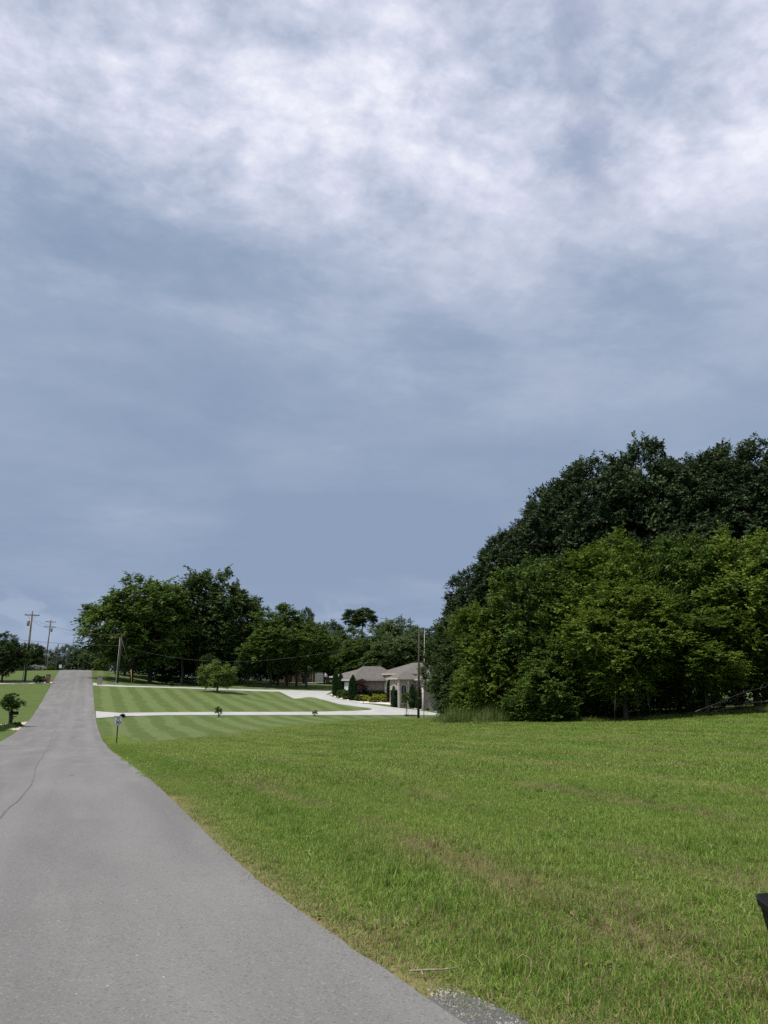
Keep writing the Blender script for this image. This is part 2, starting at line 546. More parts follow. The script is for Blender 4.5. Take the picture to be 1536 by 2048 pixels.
def leaf_mat(name, dark, mid, light, trans=.28, rough=.5):
    m, t = new_mat(name)
    tint = t.n('ShaderNodeAttribute', attribute_name='tint').outputs['Fac']
    oi = t.n('ShaderNodeObjectInfo').outputs['Random']
    g = t.n('ShaderNodeNewGeometry').outputs['Position']
    v = t.math('ADD', tint, t.math('MULTIPLY', t.math('SUBTRACT', t.noise(g, .3, 3.0), .5), .7))
    v = t.math('ADD', v, t.math('MULTIPLY', t.math('SUBTRACT', oi, .5), .12))
    col = t.ramp(v, [(.1, dark), (.5, mid), (.95, light)])
    d = t.n('ShaderNodeBsdfPrincipled', {'Base Color': col, 'Roughness': max(rough, .6), 'Specular IOR Level': .14})
    tr = t.n('ShaderNodeBsdfTranslucent', {'Color': col})
    mx = t.n('ShaderNodeMixShader', {0: trans, 1: d.outputs[0], 2: tr.outputs[0]})
    t.t.links.new(mx.outputs[0], t.n('ShaderNodeOutputMaterial').inputs[0])
    return m


def brick_mat(name, c1, c2, mortar, scale=1.0, bw=.22, bh=.075):
    m, t = new_mat(name)
    p = t.n('ShaderNodeNewGeometry').outputs['Position']
    s = t.n('ShaderNodeSeparateXYZ', {0: p})
    v = t.n('ShaderNodeCombineXYZ', {0: t.math('ADD', s.outputs[0], s.outputs[1]), 1: s.outputs[2], 2: 0.0}).outputs[0]
    br = t.n('ShaderNodeTexBrick', {'Vector': v, 'Color1': tuple(c1) + (1,), 'Color2': tuple(c2) + (1,), 'Mortar': tuple(mortar) + (1,), 'Scale': scale,
                                    'Mortar Size': .012, 'Brick Width': bw, 'Row Height': bh, 'Bias': 0.0})
    nz = t.noise(p, 3.0, 5.0, .65)
    col = t.mix(t.remap(nz, .3, .7, 0, .25), br.outputs['Color'], tuple(v * .8 for v in c1))
    finish(t, col, .85, br.outputs['Fac'], .4, -.01, .2)
    return m


def shingle_mat(name, c):
    m, t = new_mat(name)
    p = t.n('ShaderNodeNewGeometry').outputs['Position']
    s = t.n('ShaderNodeSeparateXYZ', {0: p})
    v = t.n('ShaderNodeCombineXYZ', {0: t.math('ADD', s.outputs[0], s.outputs[1]), 1: s.outputs[2], 2: 0.0}).outputs[0]
    br = t.n('ShaderNodeTexBrick', {'Vector': v, 'Color1': tuple(x * .85 for x in c) + (1,), 'Color2': tuple(x * 1.15 for x in c) + (1,), 'Mortar': tuple(x * .6 for x in c) + (1,),
                                    'Scale': 1.0, 'Mortar Size': .01, 'Brick Width': .33, 'Row Height': .075})
    nz = t.noise(p, 1.2, 6.0, .7)
    col = t.mix(t.remap(nz, .3, .7, 0, .45), br.outputs['Color'], tuple(x * .75 for x in c))
    finish(t, col, .9, br.outputs['Fac'], .4, -.02, .15)
    return m


def bark_mat(name, c):
    m, t = new_mat(name)
    p = t.n('ShaderNodeTexCoord').outputs['Object']
    st = t.n('ShaderNodeMapping', {'Vector': p, 'Scale': (6.0, 6.0, 1.0)}).outputs[0]
    n = t.noise(st, 2.5, 6.0, .7, .3)
    col = t.mix(t.remap(n, .3, .7), tuple(v * .55 for v in c), tuple(v * 1.3 for v in c))
    finish(t, col, .92, n, .8, .03, .15)
    return m


M = {
    'road': asphalt_mat('weathered asphalt', (.176, .172, .166)),
    'seam': plain('tar seam', (.128, .126, .123), .85),
    'oldroad': asphalt_mat('crumbled asphalt', (.11, .108, .104), True),
    'concrete': concrete_mat('pale concrete', (.41, .41, .39)),
    'concrete_tan': concrete_mat('tan concrete', (.50, .43, .35)),
    'concrete_grey': concrete_mat('grey concrete', (.32, .32, .31)),
    'ground': ground_mat(),
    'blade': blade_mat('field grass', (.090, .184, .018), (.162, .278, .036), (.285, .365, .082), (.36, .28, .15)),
    'tallblade': blade_mat('tall grass', (.045, .095, .018), (.09, .155, .028), (.20, .25, .07), (.27, .23, .12)),
    'bark': bark_mat('dark bark', (.075, .062, .050)),
    'bark_pale': bark_mat('grey bark', (.16, .145, .125)),
    'wood_pole': bark_mat('weathered pole', (.17, .135, .105)),
    'wood_dark': bark_mat('creosoted pole', (.07, .058, .048)),
    'pale_pole': plain('pale galvanised pole', (.38, .38, .36), .5),
    'oak': leaf_mat('oak leaves', (0.022, 0.042, 0.019), (0.044, 0.072, 0.03), (0.084, 0.116, 0.048), .2),
    'oak2': leaf_mat('dark broad leaves', (0.028, 0.052, 0.017), (0.056, 0.092, 0.026), (0.105, 0.148, 0.044), .22),
    'spring': leaf_mat('yellow green leaves', (0.038, 0.07, 0.01), (0.098, 0.15, 0.019), (0.215, 0.272, 0.04), .32),
    'maple': leaf_mat('mid green leaves', (0.034, 0.066, 0.012), (0.072, 0.125, 0.02), (0.135, 0.19, 0.036), .25),
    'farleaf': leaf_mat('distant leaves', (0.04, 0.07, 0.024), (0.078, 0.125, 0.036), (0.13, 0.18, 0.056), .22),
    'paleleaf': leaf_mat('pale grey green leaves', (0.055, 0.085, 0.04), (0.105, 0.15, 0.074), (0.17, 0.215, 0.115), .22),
    'far2': leaf_mat('far off leaves', (0.05, 0.075, 0.045), (0.078, 0.11, 0.062), (0.11, 0.145, 0.08), .2),  # haze of distance put into the colour: paler, greyer greens
    'dogwood': leaf_mat('light dogwood leaves', (0.06, 0.1, 0.018), (0.115, 0.17, 0.032), (0.19, 0.25, 0.06), .3),
    'arbor': leaf_mat('arborvitae scales', (0.0144, 0.0384, 0.012), (0.0264, 0.06, 0.0168), (0.054, 0.0936, 0.0264), .1),
    'hedge': leaf_mat('dark hedge leaves', (0.0088, 0.0242, 0.011), (0.0165, 0.0396, 0.0154), (0.033, 0.0638, 0.0242), .1),
    'gold': leaf_mat('golden shrub leaves', (0.13, 0.16, 0.014), (0.3, 0.32, 0.025), (0.46, 0.46, 0.05), .25),
    'lime': leaf_mat('lime shrub leaves', (.05, .085, .012), (.10, .14, .020), (.18, .21, .040), .25),
    'red': leaf_mat('dull red leaves', (0.04, 0.02, 0.022), (0.085, 0.046, 0.044), (0.15, 0.09, 0.082), .25),
    'ivy': leaf_mat('ivy leaves', (0.024, 0.056, 0.014), (0.05, 0.105, 0.022), (0.1, 0.17, 0.036), .2),
    'brickwall': brick_mat('buff grey brick', (.36, .295, .245), (.27, .215, .18), (.40, .365, .32)),
    'redbrick': brick_mat('red brown brick', (.16, .060, .042), (.11, .040, .030), (.25, .2, .17)),
    'stone': brick_mat('pale rough stone', (.34, .31, .27), (.24, .22, .19), (.18, .165, .15), 1.0, .3, .16),
    'stucco': plain('tan stucco', (.37, .32, .26), .9),
    'trim': plain('cream trim', (.48, .44, .375), .7),
    'white': plain('white paint', (.78, .78, .77), .5, .05),
    'offwhite': plain('off white door', (.62, .63, .62), .6, .08),
    'shingle': shingle_mat('grey brown shingles', (.160, .150, .136)),
    'shingle2': shingle_mat('old roof shingles', (.20, .17, .15)),
    'glass': plain('dark window glass', (.03, .035, .04), .12, .1, 2.0, .6, 0.0, 0.0),
    'black': plain('black plastic', (.004, .004, .0045), .6, .15, 4.0, .25),
    'ink': plain('black sign paint', (.012, .012, .012), .5, .05),
    'steel': plain('dull steel', (.30, .30, .30), .45, .1, 5.0, .5, .8),
    'post': plain('dark green steel post', (.028, .034, .028), .55),
    'yellow': plain('yellow guard', (.42, .30, .06), .6),
    'wire': plain('cable', (.16, .16, .17), .6),
    'whitegravel': plain('white stone chips', (.62, .60, .56), .9, .35, 14.0),
    'stones': plain('loose chips', (.24, .235, .225), .9, .5, 8.0),
    'twig': bark_mat('dry twig', (.30, .24, .19)),
    'straw': plain('dry stalk', (.42, .33, .20), .8),
    'silver': plain('white car paint', (.70, .71, .72), .3, .02, 2.0, .5),
    'tyre': plain('tyre rubber', (.02, .02, .02), .8),
    'redlamp': plain('red lamp lens', (.35, .02, .02), .3),
    'ceramic': plain('grey glass insulator', (.35, .36, .38), .3),
    'flower': leaf_mat('pale blossoms', (.22, .22, .20), (.40, .40, .38), (.60, .60, .58), .2),
}

# ------------------------------------------------------------------ ground, road, drives
def axis(lo, hi, segs):
    """grid lines: fine inside the listed stretches, growing outside"""
    out = []
    for a, b, s in segs:
        out += list(np.arange(a, b, s))
    out.append(segs[-1][1])
    s = segs[-1][2]
    x = out[-1]
    while x < hi:
        s *= 1.25
        x += s
        out.append(x)
    s = segs[0][2]
    x = out[0]
    pre = []
    while x > lo:
        s *= 1.25
        x -= s
        pre.append(x)
    return np.array(pre[::-1] + out)


gx = axis(-1500, 1500, [(-32, -6, 1.5), (-6, 9, .3), (9, 42, .6), (42, 84, 2.0)])
gy = axis(-300, 2000, [(-6, 0, 1.0), (0, 14, .3), (14, 60, .6), (60, 200, 1.2), (200, 270, 3.0)])
GX, GY = np.meshgrid(gx, gy)
GZ = zt(GX, GY)
rel = GX - edge_x(np.clip(GY, -5, 400))
under = (GX > XL + .12) & (rel < -.12)
rough_z = (fbm(GX * .45, GY * .45, 2) - .5) * .10 * np.clip(rel / 1.0, 0, 1) * np.clip((60 - GY) / 20, 0, 1)
GZ = GZ + rough_z - np.where(under, .05, 0)
lawn = np.clip((GY - lawn_line(GX)) / .5 + .5, 0, 1)
lawn = np.where(GX < XL, 1.0, lawn)
nx, ny = len(gx), len(gy)
ii = (np.arange(ny - 1)[:, None] * nx + np.arange(nx - 1)[None]).ravel()
gm = np_mesh('ground', np.stack([GX, GY, GZ], -1).reshape(-1, 3), np.stack([ii, ii + 1, ii + nx + 1, ii + nx], -1),
             {'dry': (dryness(GX, GY) * (1 - lawn)).ravel(), 'lawn': lawn.ravel()}, True)
tag(put('ground', gm, M['ground']), kind='structure')


def strip(name, left, right, ys, off, mat, nseg=6, parent=None):
    """a ribbon along y between two edge curves, laid on the terrain"""
    ys = np.asarray(ys, float)
    t = np.linspace(0, 1, nseg + 1)
    xs = left(ys)[:, None] * (1 - t) + right(ys)[:, None] * t
    yy = np.repeat(ys[:, None], nseg + 1, 1)
    zz = zt(xs, yy) + off
    w = nseg + 1
    a = (np.arange(len(ys) - 1)[:, None] * w + np.arange(nseg)[None]).ravel()
    me = np_mesh(name, np.stack([xs, yy, zz], -1).reshape(-1, 3), np.stack([a, a + 1, a + w + 1, a + w], -1), None, True)
    return put(name, me, mat, parent)


road_ys = np.concatenate([np.arange(-12, 12, .12), np.arange(12, 60, .4), np.arange(60, 270, 1.0)])
road = strip('road', lambda y: XL + (fbm(y * .8, y * 0 + 1) - .5) * .12, edge_x, road_ys, .022, M['road'], 10)
tag(road, kind='structure')


def seam_x(y):
    y = np.asarray(y, float)
    return np.interp(y, [2, 11.6, 16.8, 30, 61, 93, 133, 165], [-.9, -.86, -.78, -1.15, -1.72, -1.8, -1.3, -1.1]) + (fbm(y * .35, y * 0 + 7) - .5) * .16


seam_ys = np.arange(3, 165, .35)
seam = strip('seam', lambda y: seam_x(y) - .009 - .006 * fbm(y, y * 0), lambda y: seam_x(y) + .009 + .012 * fbm(y, y * 0 + 4), seam_ys, .027, M['seam'], 1, road)


def slab(name, poly, off, mat, step=1.0, thick=.12):
    """a slab with a polygonal outline following the terrain, with sides"""
    out = []
    n = len(poly)
    for i in range(n):
        a, b = Vector(poly[i]), Vector(poly[(i + 1) % n])
        k = max(1, int((b - a).length / step))
        out += [a.lerp(b, j / k) for j in range(k)]
    xs = [p.x for p in out]
    ys = [p.y for p in out]
    pts = [Vector((p.x, p.y)) for p in out]
    m = len(pts)

    def inside(x, y):
        c = False
        j = m - 1
        for i in range(m):
            if (pts[i].y > y) != (pts[j].y > y) and x < (pts[j].x - pts[i].x) * (y - pts[i].y) / (pts[j].y - pts[i].y) + pts[i].x:
                c = not c
            j = i
        return c
    inner = [Vector((x, y)) for x in np.arange(min(xs), max(xs), step * 1.4) for y in np.arange(min(ys), max(ys), step * 1.4) if inside(x, y)]
    vs, es, fs, _, _, _ = delaunay_2d_cdt(pts + inner, [(i, (i + 1) % m) for i in range(m)], [], 1, 1e-4)
    X_ = np.array([v.x for v in vs])
    Y_ = np.array([v.y for v in vs])
    Zz = zt(X_, Y_) + off
    mb = MB()
    mb.add(list(zip(X_, Y_, Zz)), [tuple(f) for f in fs])
    zb = zt(np.array(xs), np.array(ys))
    ring_t = [(x, y, z + off) for x, y, z in zip(xs, ys, zb)]
    ring_b = [(x, y, z + off - thick) for x, y, z in zip(xs, ys, zb)]
    mb.add(ring_t + ring_b, [(i, (i + 1) % m, m + (i + 1) % m, m + i) for i in range(m)])
    o = mb.build(name, mat)
    bm = bmesh.new()
    bm.from_mesh(o.data)
    bmesh.ops.remove_doubles(bm, verts=bm.verts, dist=1e-4)
    bmesh.ops.recalc_face_normals(bm, faces=bm.faces)
    up = sum(f.normal.z * f.calc_area() for f in bm.faces)
    if up < 0:
        bmesh.ops.reverse_faces(bm, faces=bm.faces)
    bm.to_mesh(o.data)
    bm.free()
    tag(o, kind='structure')
    return o


slab('driveway', [(1.5, 82.0), (3.5, 82.5), (7, 82.3), (13, 82.2), (24, 81.9), (31, 81.6), (35.4, 81.2), (38.4, 81.2), (39.6, 81.7),
                  (38.0, 83.2), (36.3, 85.1), (34.0, 87.4), (31.8, 90.6), (30.6, 94.5), (30.4, 98.2), (31.2, 104), (34, 114), (39, 126.3), (34, 127.4), (28.9, 127.4),
                  (29.3, 123), (28.6, 113), (28.2, 104), (28.4, 97), (29.1, 91.2), (30.6, 88.3), (31.5, 87.0), (31.6, 86.3), (31.1, 85.7), (29.5, 85.4), (24.4, 85.2), (14, 86.1), (8, 86.3), (4, 87.4), (1.55, 90.6)], .07, M['concrete'], 1.0, .3)
slab('driveway', [(1.5, 127.8), (3.2, 126.2), (6, 124.9), (10, 123.9), (20, 122.3), (29.25, 123.0), (28.85, 127.4), (20, 127.0), (10, 126.7), (6, 127.6), (3.5, 129.4), (1.5, 132.4)], .05, M['concrete'], 1.0, .2)
slab('driveway', [(-4.42, 79.3), (-5.4, 77.4), (-6.4, 75.8), (-9, 74.9), (-30, 74.2), (-30, 70.4), (-9, 70.6), (-6, 70.2), (-4.42, 68.6)], .04, M['concrete_tan'], 1.0, .15)
slab('driveway', [(-4.42, 134), (-5.6, 133.2), (-11.5, 131.6), (-30, 131.2), (-30, 128.6), (-11.5, 129), (-5.4, 130.9), (-4.42, 130.4)], .04, M['concrete_tan'], 1.0, .15)
slab('parking_pad', [(42.4, 156.2), (57, 156.2), (57, 150), (48, 149.4), (42.6, 151.5)], .05, M['concrete_grey'], 1.5, .15)
slab('gravel_bed', [(30.75, 98.6), (30.9, 95), (32.0, 91.4), (34.4, 89.6), (35.6, 88.2), (36.9, 86.0), (37.3, 85.2), (37.3, 94.2), (31.9, 94.2), (31.9, 104.5), (31.6, 104.3)], .06, M['whitegravel'], .8, .2)

# broken strip of old asphalt beside the flare, with loose chips
slab('crumbled_road_edge', [(1.5, 3.2), (1.5, 3.75), (1.6, 4.06), (1.95, 4.06), (2.04, 3.93), (2.11, 3.7), (2.14, 3.3), (2.1, 3.0), (1.5, 2.9)], .014, M['oldroad'], .12, .05)
chips = MB()
for i in range(1800):
    x, y = random.uniform(1.82, 2.3), random.uniform(2.9, 4.15)
    if x > 2.12 - .25 * max(0, y - 3.6) or x < float(edge_x(y)) - .02:
        continue
    s = random.uniform(.003, .009)
    a = random.uniform(0, 6.28)
    zz = Z(x, y) + .015
    chips.add([(x + s * math.cos(a + k * 1.57) * random.uniform(.7, 1.2), y + s * math.sin(a + k * 1.57), zz) for k in range(4)] + [(x, y, zz + s * .9)], [(0, 1, 4), (1, 2, 4), (2, 3, 4), (3, 0, 4)])
tag(chips.build('gravel', M['stones']), 'loose grey chips on the crumbled edge of the road', 'gravel', kind='stuff')

# ------------------------------------------------------------------ foliage prototypes (meshes only)
def unit(v):
    return v / np.maximum(np.linalg.norm(v, axis=-1, keepdims=True), 1e-9)


def leaf_quads(pos, axis_, nrm, L, Wd):
    """one folded diamond per leaf"""
    axis_ = unit(axis_)
    side = unit(np.cross(nrm, axis_))
    up = np.cross(axis_, side)
    L = L[:, None]
    Wd = Wd[:, None]
    a = pos
    b = pos + axis_ * L * .45 + side * Wd * .5 + up * Wd * .12
    c = pos + axis_ * L - up * L * .10
    d = pos + axis_ * L * .45 - side * Wd * .5 + up * Wd * .12
    v = np.stack([a, b, c, d], 1).reshape(-1, 3)
    q = np.arange(len(v)).reshape(-1, 4)
    return v, q


def crown_mesh(name, seed, asp=1.1, lobes=9, clumps=110, twigs=22, leaves=16, leaf=.036, up=.5, lobe_r=(.34, .5), twig=(.09, .19), lower=.55):
    r = np.random.default_rng(seed)
    C_ = []
    R_ = []
    for i in range(lobes):
        d = unit(r.normal(size=3))
        f = r.uniform(.42, .62)
        C_.append((d[0] * f, d[1] * f, d[2] * f * asp + (asp - 1) * r.uniform(-.3, .3)))
        R_.append(r.uniform(*lobe_r))
    for k in np.linspace(-.6, .6, max(1, int(round(asp * 1.5)))):
        C_.append((0, 0, k * (asp - .2)))
        R_.append(.55)
    C_ = np.array(C_)
    R_ = np.array(R_)
    cl, out = [], []
    tries = 0
    while len(cl) < clumps and tries < clumps * 40:
        tries += 1
        i = r.integers(len(C_))
        d = unit(r.normal(size=3))
        if d[2] < -.35 and r.random() < lower:
            continue
        p = C_[i] + d * R_[i] * r.uniform(.72, 1.04)
        q = np.linalg.norm(p - C_, axis=1) / R_
        q[i] = 9
        if q.min() < .72 and r.random() < .85:
            continue
        cl.append(p)
        out.append(unit(d + unit(p * np.array([1, 1, 1 / asp])) * .6))
    cl = np.array(cl)
    out = np.array(out)
    n = len(cl)
    T = n * twigs
    ci = np.repeat(np.arange(n), twigs)
    st = cl[ci] + r.normal(size=(T, 3)) * .045
    td = unit(out[ci] * .75 + np.array([0, 0, up]) + r.normal(size=(T, 3)) * .62)
    tl = r.uniform(*twig, T)
    li = np.repeat(np.arange(T), leaves)
    t = (np.tile(np.arange(leaves), T) + r.random(T * leaves)) / leaves
    sag = np.zeros((T * leaves, 3))
    sag[:, 2] = -(t ** 2) * tl[li] * .22
    pos = st[li] + td[li] * (tl[li] * t)[:, None] + sag
    sidev = unit(np.cross(td[li], np.array([.13, .21, 1.0])))
    sgn = np.where(np.tile(np.arange(leaves), T) % 2 == 0, 1, -1)[:, None]
    ax = td[li] * .55 + sidev * sgn * .8 + r.normal(size=pos.shape) * .35
    ax[:, 2] -= .12
    nr = np.array([0, 0, 1.0]) + r.normal(size=pos.shape) * .55 + out[ci][li] * .35
    L = leaf * r.uniform(.65, 1.25, len(pos))
    v, q = leaf_quads(pos, ax, nr, L, L * r.uniform(.5, .72, len(pos)))
    tint = r.uniform(.15, .75, n)[ci][li] * .55 + r.random(T)[li] * .25 + r.random(len(pos)) * .25
    me = np_mesh(name, v, q, {'tint': np.repeat(tint, 4)})
    # limbs reaching out to a share of the clumps
    mb = MB()
    base = Vector((0, 0, -asp * .95))
    for k in range(0, n, max(1, n // 26)):
        e = Vector(cl[k])
        b = Vector((0, 0, min(e.z - .1, -asp * .95 + asp * .9 * r.random())))
        midp = b.lerp(e, .5) + Vector((r.normal() * .05, r.normal() * .05, .05 + r.random() * .08))
        mb.tube([b, midp, e], [.028, .016, .005], 5, False)
    mb.tube([base, (0.02, -.02, -.3 * asp), (0, .03, .35 * asp), (.03, 0, .8 * asp)], [.05, .04, .025, .006], 6, False)
    return me, mb.mesh(name + ' limbs'), asp


PRO = {
    'tall1': crown_mesh('tall crown a', 1, 2.0, 26, 520, 15, 11, .050, .4, (.38, .52)),
    'tall2': crown_mesh('tall crown b', 2, 2.2, 30, 540, 15, 11, .050, .35, (.36, .52)),
    'tall3': crown_mesh('tall crown c', 3, 1.6, 20, 400, 15, 11, .052, .35, (.34, .5)),
    'bush1': crown_mesh('bushy crown a', 4, 1.35, 18, 440, 15, 13, .046, .8, (.38, .52), (.11, .26), .1),
    'bush2': crown_mesh('bushy crown b', 5, 1.3, 19, 440, 15, 13, .046, .7, (.36, .52), (.11, .24), .1),
    'far1': crown_mesh('round crown a', 6, 1.15, 20, 420, 12, 9, .058, .4, (.38, .52)),
    'far2': crown_mesh('round crown b', 7, 1.2, 20, 420, 12, 9, .058, .4, (.36, .5)),
    'far3': crown_mesh('round crown c', 8, 1.05, 17, 390, 12, 9, .060, .4, (.40, .54)),
    'open': crown_mesh('open crown', 9, .72, 13, 110, 13, 9, .085, .5, (.26, .38)),
    'flatc': crown_mesh('layered crown', 10, .62, 15, 105, 13, 8, .066, .12, (.24, .34), (.16, .30), .1),
    'shrub': crown_mesh('shrub crown', 12, .9, 9, 150, 9, 7, .11, .5, (.46, .52), (.08, .15), .3),
    'loose': crown_mesh('loose shrub crown', 13, 1.2, 8, 60, 9, 8, .13, .9, (.3, .42), (.16, .4), .1),
}


def tree(name, label, x, y, ztop, r, zbot, proto, mat, group=None, rot=None, cat='tree', bark='bark', trunk_r=None, lean=(0, 0), limbs=True, sink=.0, squash=1.0):
    """a tree as an Empty with trunk, branches and crown; zbot is the crown's underside above the ground"""
    me, lm, asp = PRO[proto]
    zg = Z(x, y) - sink
    e = empty(name, (x, y, zg))
    h = (ztop - zg)
    hh = (h - zbot) / 2
    sz = hh / (asp * 1.0 + .08)
    sx = r / .93
    cz = zbot + hh
    rot = random.uniform(0, 6.28) if rot is None else rot
    tr = trunk_r or max(.05, .013 * h + .04)
    mb = MB()
    top = cz
    a = random.uniform(0, 6.28)
    k = .012 * h
    pts = [(0, 0, -.15), (0, 0, .12 * tr), (math.cos(a) * k * .4, math.sin(a) * k * .4, top * .3), (math.cos(a) * k + lean[0] * .5, math.sin(a) * k + lean[1] * .5, top * .65), (lean[0], lean[1], top)]
    mb.tube(pts, [tr * 1.5, tr * 1.15, tr * .95, tr * .75, tr * .4], 9)
    mb.build('trunk', M[bark], e)
    if limbs:
        put('branches', lm, M[bark], e, (lean[0], lean[1], cz), (0, 0, rot), (sx, sx, sz))
    put('crown', me, M[mat], e, (lean[0], lean[1], cz), (0, 0, rot), (sx, sx * squash, sz))
    return tag(e, label, cat, group)


def shrub(name, label, x, y, r, h, proto, mat, group=None, cat='shrub', lift=0.0, rx=None):
    """a shrub as an Empty with stem and foliage"""
    me, lm, asp = PRO[proto]
    zg = Z(x, y) + lift
    e = empty(name, (x, y, zg))
    MB().tube([(0, 0, -.1), (.01, 0, h * .3), (0, .01, h * .6)], [.03 + .02 * h, .025 + .01 * h, .012], 6).build('stem', M['bark'], e)
    put('foliage', me, M[mat], e, (0, 0, h * .52), (0, 0, random.uniform(0, 6.28) if rx is None else 0), (rx or r, r, h * .5 / (asp + .05)))
    return tag(e, label, cat, group)


# ------------------------------------------------------------------ the wood on the right
WG = 'trees of the dark wood on the right'
WF = 'yellow green thicket trees in front of the wood'
for a in [
    ('leaning edge tree', 'oak_tree', 'dark small-leaved tree hanging low over the end of the brick house', 27.9, 58.6, 7.5, 2.1, 2.9, 'tall3', 'oak2', WG),
    ('', 'oak_tree', 'low dark tree at the far left end of the wood, just behind the overhanging one', 30.8, 61.6, 10.9, 2.3, 1.0, 'tall3', 'oak', WG),
    ('', 'oak_tree', 'dark oak on the wood\'s left slope, second lowest of the back row', 31.5, 59.7, 13.9, 3.2, 1.5, 'tall1', 'oak', WG),
    ('', 'oak_tree', 'dark oak halfway up the sloping left skyline of the wood', 33.8, 57.7, 17.3, 3.9, 2.0, 'tall2', 'oak', WG),
    ('', 'oak_tree', 'dark oak where the wood\'s sloping skyline nears its full height', 37.3, 56.4, 20.2, 4.2, 2.0, 'tall1', 'oak', WG),
    ('', 'oak_tree', 'tall dark oak at the left shoulder of the wood\'s level top', 41.0, 55.0, 23.3, 4.3, 2.5, 'tall2', 'oak', WG),
    ('', 'oak_tree', 'tall dark oak with sky gaps in its crown, middle of the wood\'s level top', 45.1, 53.4, 23.6, 4.5, 3.0, 'tall3', 'oak', WG),
    ('', 'oak_tree', 'tall dark oak right of the sky gaps on the wood\'s top', 47.9, 50.2, 22.6, 4.6, 2.5, 'tall1', 'oak', WG),
    ('', 'oak_tree', 'tallest dark oak at the right edge of the photo', 50.0, 47.0, 23.4, 4.4, 2.5, 'tall2', 'oak', WG),
    ('', 'oak_tree', 'dark oak just past the right edge of the frame', 52.7, 43.5, 21.5, 5.0, 2.0, 'tall1', 'oak', WG),
    ('', 'oak_tree', 'hidden dark oak deep in the wood behind the sloping skyline', 39.3, 65.3, 16.5, 5.2, 1.0, 'tall2', 'oak', WG),
    ('', 'oak_tree', 'dark oak deep in the wood behind its left shoulder', 48.8, 62.7, 21.5, 6.0, 1.0, 'tall1', 'oak', WG),
    ('', 'oak_tree', 'dark oak deep in the wood behind its right end', 56.2, 56.5, 21.0, 6.0, 1.0, 'tall2', 'oak', WG),
    ('', 'oak_tree', 'dark oak filling the wood\'s sloping skyline between its two middle oaks', 35.6, 57.6, 18.4, 3.4, 2.0, 'tall1', 'oak', WG),
    ('', 'oak_tree', 'dark oak just left of the wood\'s level top, rounding its shoulder', 39.2, 56.0, 21.4, 3.6, 2.0, 'tall3', 'oak', WG),
    ('', 'oak_tree', 'dark oak filling the wood\'s top between the sky gaps and the right edge', 48.6, 48.4, 22.4, 3.8, 2.0, 'tall2', 'oak', WG),
    ('', 'thicket_tree', 'yellow green bushy tree at the left end of the thicket, over pale tall grass', 26.3, 48.6, 8.0, 2.8, .3, 'bush1', 'spring', WF),
    ('', 'thicket_tree', 'bushy tree between the thicket\'s left end and its first high top', 29.6, 46.0, 10.5, 3.6, .2, 'bush2', 'maple', WF),
    ('', 'thicket_tree', 'tall bright bushy tree with upright shoots in the middle of the thicket', 33.2, 43.2, 12.2, 3.9, .4, 'bush1', 'spring', WF),
    ('', 'thicket_tree', 'rounded bright tree standing foremost in the thicket, lower than those behind', 30.8, 39.6, 8.2, 3.1, 2.2, 'bush2', 'spring', WF),
    ('', 'thicket_tree', 'dark green bushy tree right of the thicket\'s highest shoots', 37.0, 41.2, 11.7, 3.8, .5, 'bush2', 'maple', WF),
    ('', 'thicket_tree', 'yellow green bushy tree cut off by the right edge of the photo', 40.2, 38.6, 12.2, 3.8, 2.0, 'bush1', 'spring', WF),
    ('', 'thicket_tree', 'bushy tree just past the right edge, over the dead branches', 43.4, 36.2, 11.0, 4.0, .8, 'bush2', 'maple', WF),
    ('', 'thicket_tree', 'low green bush at the foot of the thicket, left of the dark hollow', 28.0, 43.3, 5.0, 2.5, .1, 'bush2', 'maple', WF),
    ('', 'thicket_tree', 'low dark bush between the overhanging tree and the pale tall grass', 27.6, 54.0, 5.6, 2.6, .1, 'bush1', 'oak2', WF),
    ('', 'thicket_tree', 'low spreading bush over the dark hollow under the wood', 35.2, 37.6, 6.4, 3.0, 2.7, 'bush1', 'spring', WF),
]:
    tree(a[1], a[2], a[3], a[4], a[5] + (.9 if a[1] == 'oak_tree' and a[5] > 21 else -.5 if a[1] == 'oak_tree' else 0), a[6] * (1.12 if a[5] > 21 or a[1] != 'oak_tree' else .98), a[7] - (1.5 if a[1] == 'thicket_tree' else 2.2), a[8], a[9], a[10], sink=.1)

# ------------------------------------------------------------------ trees beyond the striped lawn
LG = 'big trees beyond the striped lawn'
tree('shade_tree', 'broad bright green shade tree beside the road crest, leftmost of the grove', 7.8, 142.5, 20.9, 8.9, 1.2, 'far3', 'maple', LG, 2.4)
tree('shade_tree', 'tallest tree of the grove, round open dark crown in its middle', 22.8, 147.7, 23.6, 8.4, 2.6, 'far3', 'oak2', LG, 5.2)
tree('shade_tree', 'dark lower tree at the road edge, behind the leftmost shade tree', 7.4, 160, 19.2, 5.0, 1.2, 'far3', 'maple', LG, 2.0)
tree('shade_tree', 'green drooping tree right of the tallest tree of the grove', 31.1, 137.5, 16.2, 6.6, 2.0, 'far2', 'maple', LG, 2.9)
tree('shade_tree', 'slim dark tree top rising at the right end of the grove', 40.6, 150.4, 17.0, 2.6, 4.0, 'far2', 'oak2', LG, 3.6)
tree('shade_tree', 'green tree at the right end of the grove, above the white pickup', 36.8, 134.5, 13.0, 4.8, 2.4, 'far1', 'maple', LG, 4.0)
tree('shade_tree', 'small yellow green tree leaning over the garage doors', 43.6, 146.5, 7.6, 2.6, 2.0, 'far3', 'spring', LG, 5.0)
tree('shade_tree', 'dark tree filling the gap behind the two biggest trees of the grove', 16.7, 166, 21.0, 6.4, 1.0, 'far1', 'oak2', LG, 5.5)
